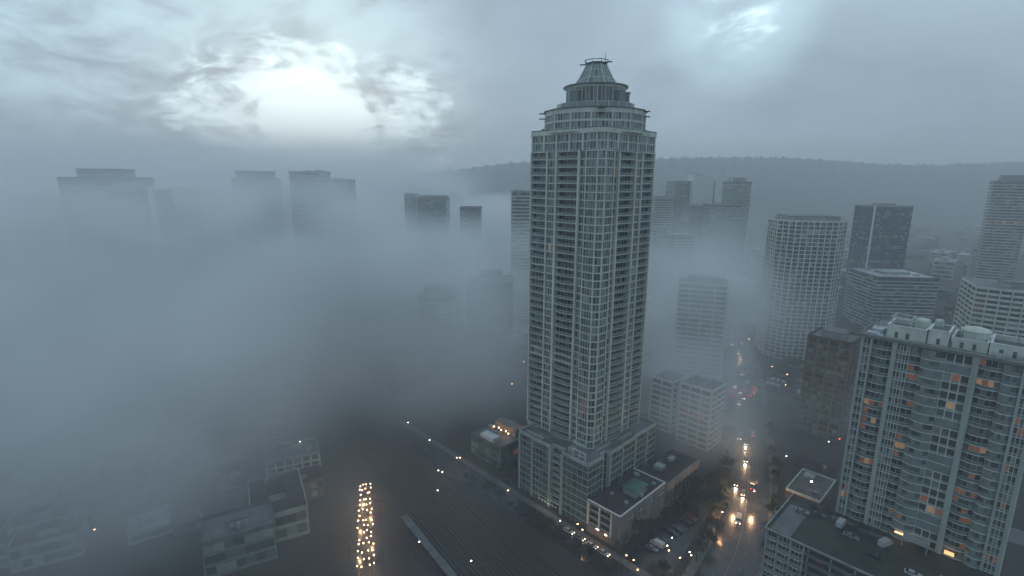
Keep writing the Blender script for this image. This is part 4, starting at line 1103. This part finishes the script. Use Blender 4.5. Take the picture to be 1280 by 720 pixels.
for lx, ly in ((20, 2), (19.4, 9), (19.5, 17), (19, 26), (20.5, 34), (18.6, 43), (20, 52), (28, 50), (33, 46), (37, 34), (38.5, 24), (39, 14), (34, -1), (30, 58), (22, 62), (-46, 8), (-44, 20), (-48, 2), (-43, 32), (-52, -2), (17, -4)):
    put_tree(i, G(lx, ly), rr.uniform(.7, 1.1), 'dark tree standing close to the parking garage or podium wall', 'trees around the podium and garage'); i += 1
for _ in range(26):
    lx = rr.uniform(20, 36); ly = rr.uniform(42, 88)
    if lx > 33.6-(ly-75)*.36-11: continue
    put_tree(i, G(lx, ly), rr.uniform(.7, 1.25), 'dark tree in the grove between the arcaded building and the avenue', 'trees of the dark grove'); i += 1
for k in range(9):
    put_tree(i, G(66.5+k*1.0+rr.uniform(-.5, .5)+(8 if k > 4 else 0), 46.6+rr.uniform(-1, 1.6)-(k % 3)*1.4), rr.uniform(.28, .42), 'small shrub like tree on the planted roof deck', 'small trees on the roof deck', 18.99); i += 1

# ------------------------------------------------------------------ air: haze box, fog banks, steam
def vol_mat(name, col, dens, aniso=.0, attr=False):
    m = bpy.data.materials.new(name); m.use_nodes = True; t = m.node_tree; t.nodes.clear()
    o = t.nodes.new('ShaderNodeOutputMaterial'); v = t.nodes.new('ShaderNodeVolumePrincipled')
    v.inputs['Color'].default_value = (*col, 1); v.inputs['Density'].default_value = dens; v.inputs['Anisotropy'].default_value = aniso
    v.inputs['Density Attribute'].default_value = 'density' if attr else ''
    t.links.new(v.outputs[0], o.inputs['Volume']); return m
mb = MB(); mb.box(-5600, -1000, -3, 5600, 5600, 420)
hz = mb.build('haze', [vol_mat('haze_air', (.93, .97, .99), .00047)]); hz['kind'] = 'stuff'

class FN:
    """tiny wrapper to write density fields"""
    def __init__(s, name):
        s.ng = bpy.data.node_groups.new(name, 'GeometryNodeTree'); s.N = s.ng.nodes; s.L = s.ng.links
        s.ng.interface.new_socket('Geometry', in_out='INPUT', socket_type='NodeSocketGeometry')
        s.ng.interface.new_socket('Geometry', in_out='OUTPUT', socket_type='NodeSocketGeometry')
        s.pos = s.N.new('GeometryNodeInputPosition').outputs[0]
        x = s.N.new('ShaderNodeSeparateXYZ'); s.L.new(s.pos, x.inputs[0]); s.x, s.y, s.z = x.outputs
    def m(s, op, a, b=None, c=None):
        n = s.N.new('ShaderNodeMath'); n.operation = op
        for i, v in enumerate((a, b, c)):
            if v is None: continue
            if isinstance(v, (int, float)): n.inputs[i].default_value = v
            else: s.L.new(v, n.inputs[i])
        return n.outputs[0]
    def ss(s, v, a, b):
        """smooth 0..1 while v goes a..b (a may be above b)"""
        n = s.N.new('ShaderNodeMapRange'); n.interpolation_type = 'SMOOTHSTEP'
        s.L.new(v, n.inputs[0])
        if a < b: n.inputs[1].default_value = a; n.inputs[2].default_value = b; return n.outputs[0]
        n.inputs[1].default_value = b; n.inputs[2].default_value = a
        return s.m('SUBTRACT', 1.0, n.outputs[0])
    def noise(s, scale, detail=3, seed=0.0, rough=.55, stretch=(1, 1, 1.6), dist=0.0):
        mp = s.N.new('ShaderNodeVectorMath'); mp.operation = 'MULTIPLY_ADD'; s.L.new(s.pos, mp.inputs[0])
        mp.inputs[1].default_value = stretch; mp.inputs[2].default_value = (seed*371, seed*173, seed*57)
        n = s.N.new('ShaderNodeTexNoise'); s.L.new(mp.outputs[0], n.inputs['Vector'])
        n.inputs['Scale'].default_value = scale; n.inputs['Detail'].default_value = detail; n.inputs['Roughness'].default_value = rough; n.inputs['Distortion'].default_value = dist
        return n.outputs[0]
    def blob(s, c, r, soft=1.0):
        """1 in the middle of an ellipsoid, 0 at its rim"""
        q = [s.m('POWER', s.m('ABSOLUTE', s.m('DIVIDE', s.m('SUBTRACT', v, float(cc)), float(rr_))), 2.0) for v, cc, rr_ in zip((s.x, s.y, s.z), c, r)]
        d = s.m('SQRT', s.m('ADD', s.m('ADD', q[0], q[1]), q[2]))
        return s.ss(d, 1.0, 1.0-soft)
    def mul(s, *a):
        r = a[0]
        for b in a[1:]: r = s.m('MULTIPLY', r, b)
        return r
    def mx(s, *a):
        r = a[0]
        for b in a[1:]: r = s.m('MAXIMUM', r, b)
        return r
    def finish(s, name, dens, lo, hi, res, material):
        vc = s.N.new('GeometryNodeVolumeCube'); s.L.new(dens, vc.inputs['Density'])
        vc.inputs['Min'].default_value = lo; vc.inputs['Max'].default_value = hi
        for k, v in zip('XYZ', res): vc.inputs['Resolution '+k].default_value = v
        sm = s.N.new('GeometryNodeSetMaterial'); sm.inputs['Material'].default_value = material
        out = s.N.new('NodeGroupOutput'); s.L.new(vc.outputs[0], sm.inputs[0]); s.L.new(sm.outputs[0], out.inputs[0])
        v = bpy.data.volumes.new(name); v.materials.append(material)
        o = bpy.data.objects.new(name, v); C.objects.link(o)
        md = o.modifiers.new('fog', 'NODES'); md.node_group = s.ng
        o['kind'] = 'stuff'; return o
FOG = vol_mat('fog_droplets', (.95, .975, .98), 1.0, .0, True)
f = FN('fog_field')
xr = f.m('DIVIDE', f.x, f.y)                                  # bearing from the origin: the bank is a wedge of air west of the tower
n1 = f.noise(.0068, 5, 1.3, .6, dist=.25); n2 = f.noise(.021, 4, 4.1, .6)
nn = f.m('ADD', f.m('MULTIPLY', n1, .62), f.m('MULTIPLY', n2, .38))
puff = f.ss(nn, .43, .575)
body = f.m('ADD', .05, f.m('MULTIPLY', puff, 1.05))
wob = f.m('ADD', f.m('MULTIPLY', f.m('SUBTRACT', n1, .5), 150.0), f.m('MULTIPLY', f.m('SUBTRACT', n2, .5), 70.0))
xe = f.m('ADD', f.x, wob)
ze = f.m('ADD', f.z, f.m('MULTIPLY', wob, .55))
lift = f.m('MULTIPLY', f.ss(xr, -.14, -.36), 36.0)             # the bank stands higher towards the left
zl = f.m('SUBTRACT', ze, lift)
side = f.ss(xe, 62.0, -25.0)
top = f.ss(zl, 116.0, 76.0)
front = f.ss(f.y, 212.0, 320.0)
low = f.m('ADD', .42, f.m('MULTIPLY', f.ss(f.z, 0.0, 40.0), .58))
main = f.mul(side, top, front, low, body, .027)
side2 = f.ss(xe, -52.0, -125.0)
near_ = f.mul(side2, f.ss(ze, 125.0, 62.0), f.ss(f.y, 110.0, 185.0), f.m('ADD', .12, body), .024)
hole = f.m('SUBTRACT', 1.0, f.m('MULTIPLY', f.blob((-85, 225, 5), (48, 55, 45), .8), .6))
main = f.mul(f.mx(main, near_), hole)
veil = f.mul(f.ss(xe, -20.0, -190.0), f.ss(f.y, 300.0, 420.0), f.ss(ze, 186.0, 118.0), f.m('ADD', .30, f.m('MULTIPLY', puff, .55)), .0090)
w1 = f.mul(f.blob((112, 322, 48), (70, 82, 76), .8), body, .026)
w2 = f.mul(f.blob((165, 410, 30), (120, 120, 62), .9), body, .016)
w3 = f.mul(f.blob((260, 640, 50), (230, 220, 70), .9), body, .0045)
w4 = f.m('ADD', f.mul(f.blob((-38, 178, 14), (52, 48, 42), .9), body, .007), f.mul(f.blob((-50, 290, 25), (80, 70, 48), .8), body, .013))
w5 = f.mul(f.blob((98, 264, 14), (60, 58, 46), .8), body, .034)
w7 = f.mul(f.blob((90, 232, 16), (34, 24, 32), .9), f.m('ADD', .4, body), .030)
w6 = f.mul(f.blob((178, 258, 5), (60, 70, 40), .9), body, .020)
far = f.mul(f.ss(f.y, 420.0, 620.0), f.ss(f.x, 120.0, -40.0), f.ss(ze, 112.0, 78.0), body, .012)
total = f.m('ADD', f.mx(main, veil, far), f.m('ADD', f.m('ADD', f.m('ADD', f.m('ADD', w1, w7), w6), w2), f.m('ADD', w3, f.m('ADD', w4, w5))))
fog = f.finish('fog_bank', total, (-1150, 105, -2), (430, 1250, 205), (200, 150, 38), FOG)
fog['label'] = 'thick fog bank drifting over the left half of the city'; fog['category'] = 'fog'
# steam over the far tower
g = FN('steam_field'); sc_ = atY(540, 236, 585)
sn = g.noise(.035, 4, 2.2)
st = g.mul(g.m('MAXIMUM', g.blob((sc_.x+4, sc_.y, sc_.z-2), (42, 22, 12)), g.m('MAXIMUM', g.blob((sc_.x-22, sc_.y, sc_.z+7), (22, 18, 10)), g.blob((sc_.x+28, sc_.y, sc_.z-6), (20, 16, 16)))), g.ss(sn, .40, .62), .10)
steam = g.finish('steam_plume', st, (sc_.x-60, sc_.y-30, sc_.z-28), (sc_.x+60, sc_.y+30, sc_.z+28), (60, 30, 30), FOG)
steam['label'] = 'pale steam plume over the far flat topped tower'; steam['category'] = 'steam'

# ------------------------------------------------------------------ sky and light
w = bpy.data.worlds.new('World'); S.world = w; w.use_nodes = True
t = w.node_tree; N = t.nodes; Lk = t.links
bg = N['Background']
def WM(op, a, b=None):
    n = N.new('ShaderNodeMath'); n.operation = op
    for i, v in enumerate((a, b)):
        if v is None: continue
        if isinstance(v, (int, float)): n.inputs[i].default_value = v
        else: Lk.new(v, n.inputs[i])
    return n.outputs[0]
sky = N.new('ShaderNodeTexSky'); sky.sky_type = 'NISHITA'; sky.sun_disc = False
SUN_D = ray(392, 125).normalized(); el = math.asin(SUN_D.z); az = math.atan2(SUN_D.x, SUN_D.y)
sky.sun_elevation = el; sky.sun_rotation = az
tc = N.new('ShaderNodeTexCoord')
sep = N.new('ShaderNodeSeparateXYZ'); Lk.new(tc.outputs['Generated'], sep.inputs[0])
zz = WM('ADD', WM('MAXIMUM', sep.outputs[2], 0.0), .34)
cmb = N.new('ShaderNodeCombineXYZ'); Lk.new(WM('DIVIDE', sep.outputs[0], zz), cmb.inputs[0]); Lk.new(WM('DIVIDE', sep.outputs[1], zz), cmb.inputs[1]); Lk.new(sep.outputs[2], cmb.inputs[2])
def wn(scale, det, rough, seed, dist=0.0):
    n = N.new('ShaderNodeTexNoise'); n.noise_dimensions = '4D'; Lk.new(cmb.outputs[0], n.inputs['Vector']); n.inputs['W'].default_value = seed
    n.inputs['Scale'].default_value = scale; n.inputs['Detail'].default_value = det; n.inputs['Roughness'].default_value = rough; n.inputs['Distortion'].default_value = dist
    return n.outputs[0]
nA = wn(.75, 5, .5, 3.1, .4); nB = wn(2.2, 6, .55, 8.4, .3)
def lobe(px, py, r0, r1):
    d = ray(px, py).normalized(); n = N.new('ShaderNodeVectorMath'); n.operation = 'DOT_PRODUCT'; Lk.new(tc.outputs['Generated'], n.inputs[0]); n.inputs[1].default_value = d
    m = N.new('ShaderNodeMapRange'); m.interpolation_type = 'SMOOTHSTEP'; Lk.new(n.outputs['Value'], m.inputs[0]); m.inputs[1].default_value = math.cos(rad(r1)); m.inputs[2].default_value = math.cos(rad(r0)); return m.outputs[0]
def mixc(fac, a, b):
    n = N.new('ShaderNodeMix'); n.data_type = 'RGBA'
    Lk.new(fac, n.inputs[0]) if not isinstance(fac, (int, float)) else setattr(n.inputs[0], 'default_value', fac)
    for i, v in ((6, a), (7, b)):
        if isinstance(v, tuple): n.inputs[i].default_value = (*v, 1)
        else: Lk.new(v, n.inputs[i])
    return n.outputs[2]
def ramp(v, a, b):
    m = N.new('ShaderNodeMapRange'); m.interpolation_type = 'SMOOTHSTEP'; Lk.new(v, m.inputs[0]); m.inputs[1].default_value = a; m.inputs[2].default_value = b; return m.outputs[0]
K = 10.0
def k(*c): return tuple(v*K for v in c)
col = mixc(ramp(nA, .36, .66), k(.192, .262, .324), k(.328, .424, .512))
col = mixc(WM('MULTIPLY', ramp(nB, .46, .70), .5), col, k(.15, .20, .245))
nC = WM('ADD', WM('MULTIPLY', nA, .4), WM('MULTIPLY', nB, .6))
halo = WM('MULTIPLY', WM('MAXIMUM', lobe(400, 130, 3, 19), WM('MAXIMUM', WM('MULTIPLY', lobe(80, 50, 3, 20), 1.0), WM('MAXIMUM', WM('MULTIPLY', lobe(260, 40, 2, 13), .8), WM('MULTIPLY', lobe(925, 15, 1, 8), .8)))), ramp(WM('ADD', nC, WM('MULTIPLY', WM('SUBTRACT', wn(6.0, 6, .6, 2.2, .8), .5), .45)), .36, .58))
col = mixc(WM('MULTIPLY', halo, .82), col, k(.50, .70, .77))
nD = wn(6.0, 6, .6, 2.2, .8); nE = wn(17.0, 4, .6, 5.7, .5)
gap = WM('MAXIMUM', lobe(375, 148, 0, 10.5), WM('MAXIMUM', WM('MULTIPLY', lobe(295, 150, 0, 9), .78), WM('MAXIMUM', WM('MULTIPLY', lobe(495, 158, 0, 9), .85), WM('MULTIPLY', lobe(925, 16, 0, 5), .72))))
tex = WM('ADD', WM('MULTIPLY', WM('SUBTRACT', nD, .5), 1.9), WM('ADD', WM('MULTIPLY', WM('SUBTRACT', nE, .5), .8), WM('MULTIPLY', WM('SUBTRACT', nB, .5), .9)))
gap = WM('MAXIMUM', WM('MULTIPLY', ramp(WM('ADD', gap, tex), .40, 1.2), ramp(gap, .05, .5)), WM('MULTIPLY', ramp(WM('ADD', WM('MAXIMUM', lobe(380, 142, 0, 6.2), WM('MULTIPLY', lobe(430, 158, 0, 5), .8)), WM('MULTIPLY', tex, .55)), .22, .62), .97))
col = mixc(gap, col, k(.95, 1.18, 1.24))
# duller, even band low over the horizon
hz_ = N.new('ShaderNodeMapRange'); hz_.interpolation_type = 'SMOOTHSTEP'; Lk.new(sep.outputs[2], hz_.inputs[0]); hz_.inputs[1].default_value = .045; hz_.inputs[2].default_value = -.01
col = mixc(WM('MULTIPLY', hz_.outputs[0], .35), col, k(.23, .30, .362))
col = mixc(.94, sky.outputs[0], col)
Lk.new(col, bg.inputs[0]); bg.inputs[1].default_value = .1
sl = bpy.data.lights.new('sun', 'SUN'); sl.energy = .5; sl.angle = rad(35); sl.color = (.95, .97, 1.0)
so = bpy.data.objects.new('sun', sl); C.objects.link(so); so.rotation_euler = (-SUN_D).to_track_quat('-Z', 'Y').to_euler()

cd = bpy.data.cameras.new('camera'); cam = bpy.data.objects.new('camera', cd); C.objects.link(cam); S.camera = cam
cd.sensor_width = 36; cd.lens = F/1280*36; cd.clip_start = .5; cd.clip_end = 20000
cx_, sx_ = math.cos(ROLL), math.sin(ROLL)
fwd = ray(640, 360).normalized(); rt = (ray(641, 360)-ray(640, 360)).normalized(); upv = rt.cross(fwd)
cam.matrix_world = Matrix(((rt.x, upv.x, -fwd.x, 0), (rt.y, upv.y, -fwd.y, 0), (rt.z, upv.z, -fwd.z, HC), (0, 0, 0, 1)))

S.view_settings.view_transform = 'Standard'; S.view_settings.look = 'None'; S.view_settings.exposure = .8; S.view_settings.gamma = 1
cy = S.cycles
cy.volume_bounces = 3; cy.max_bounces = 6; cy.diffuse_bounces = 2; cy.glossy_bounces = 2; cy.transmission_bounces = 2; cy.transparent_max_bounces = 4
cy.volume_step_rate = 2.0; cy.volume_max_steps = 256; cy.sample_clamp_indirect = 3; cy.sample_clamp_direct = 0
cy.use_denoising = True; cy.caustics_reflective = False; cy.caustics_refractive = False
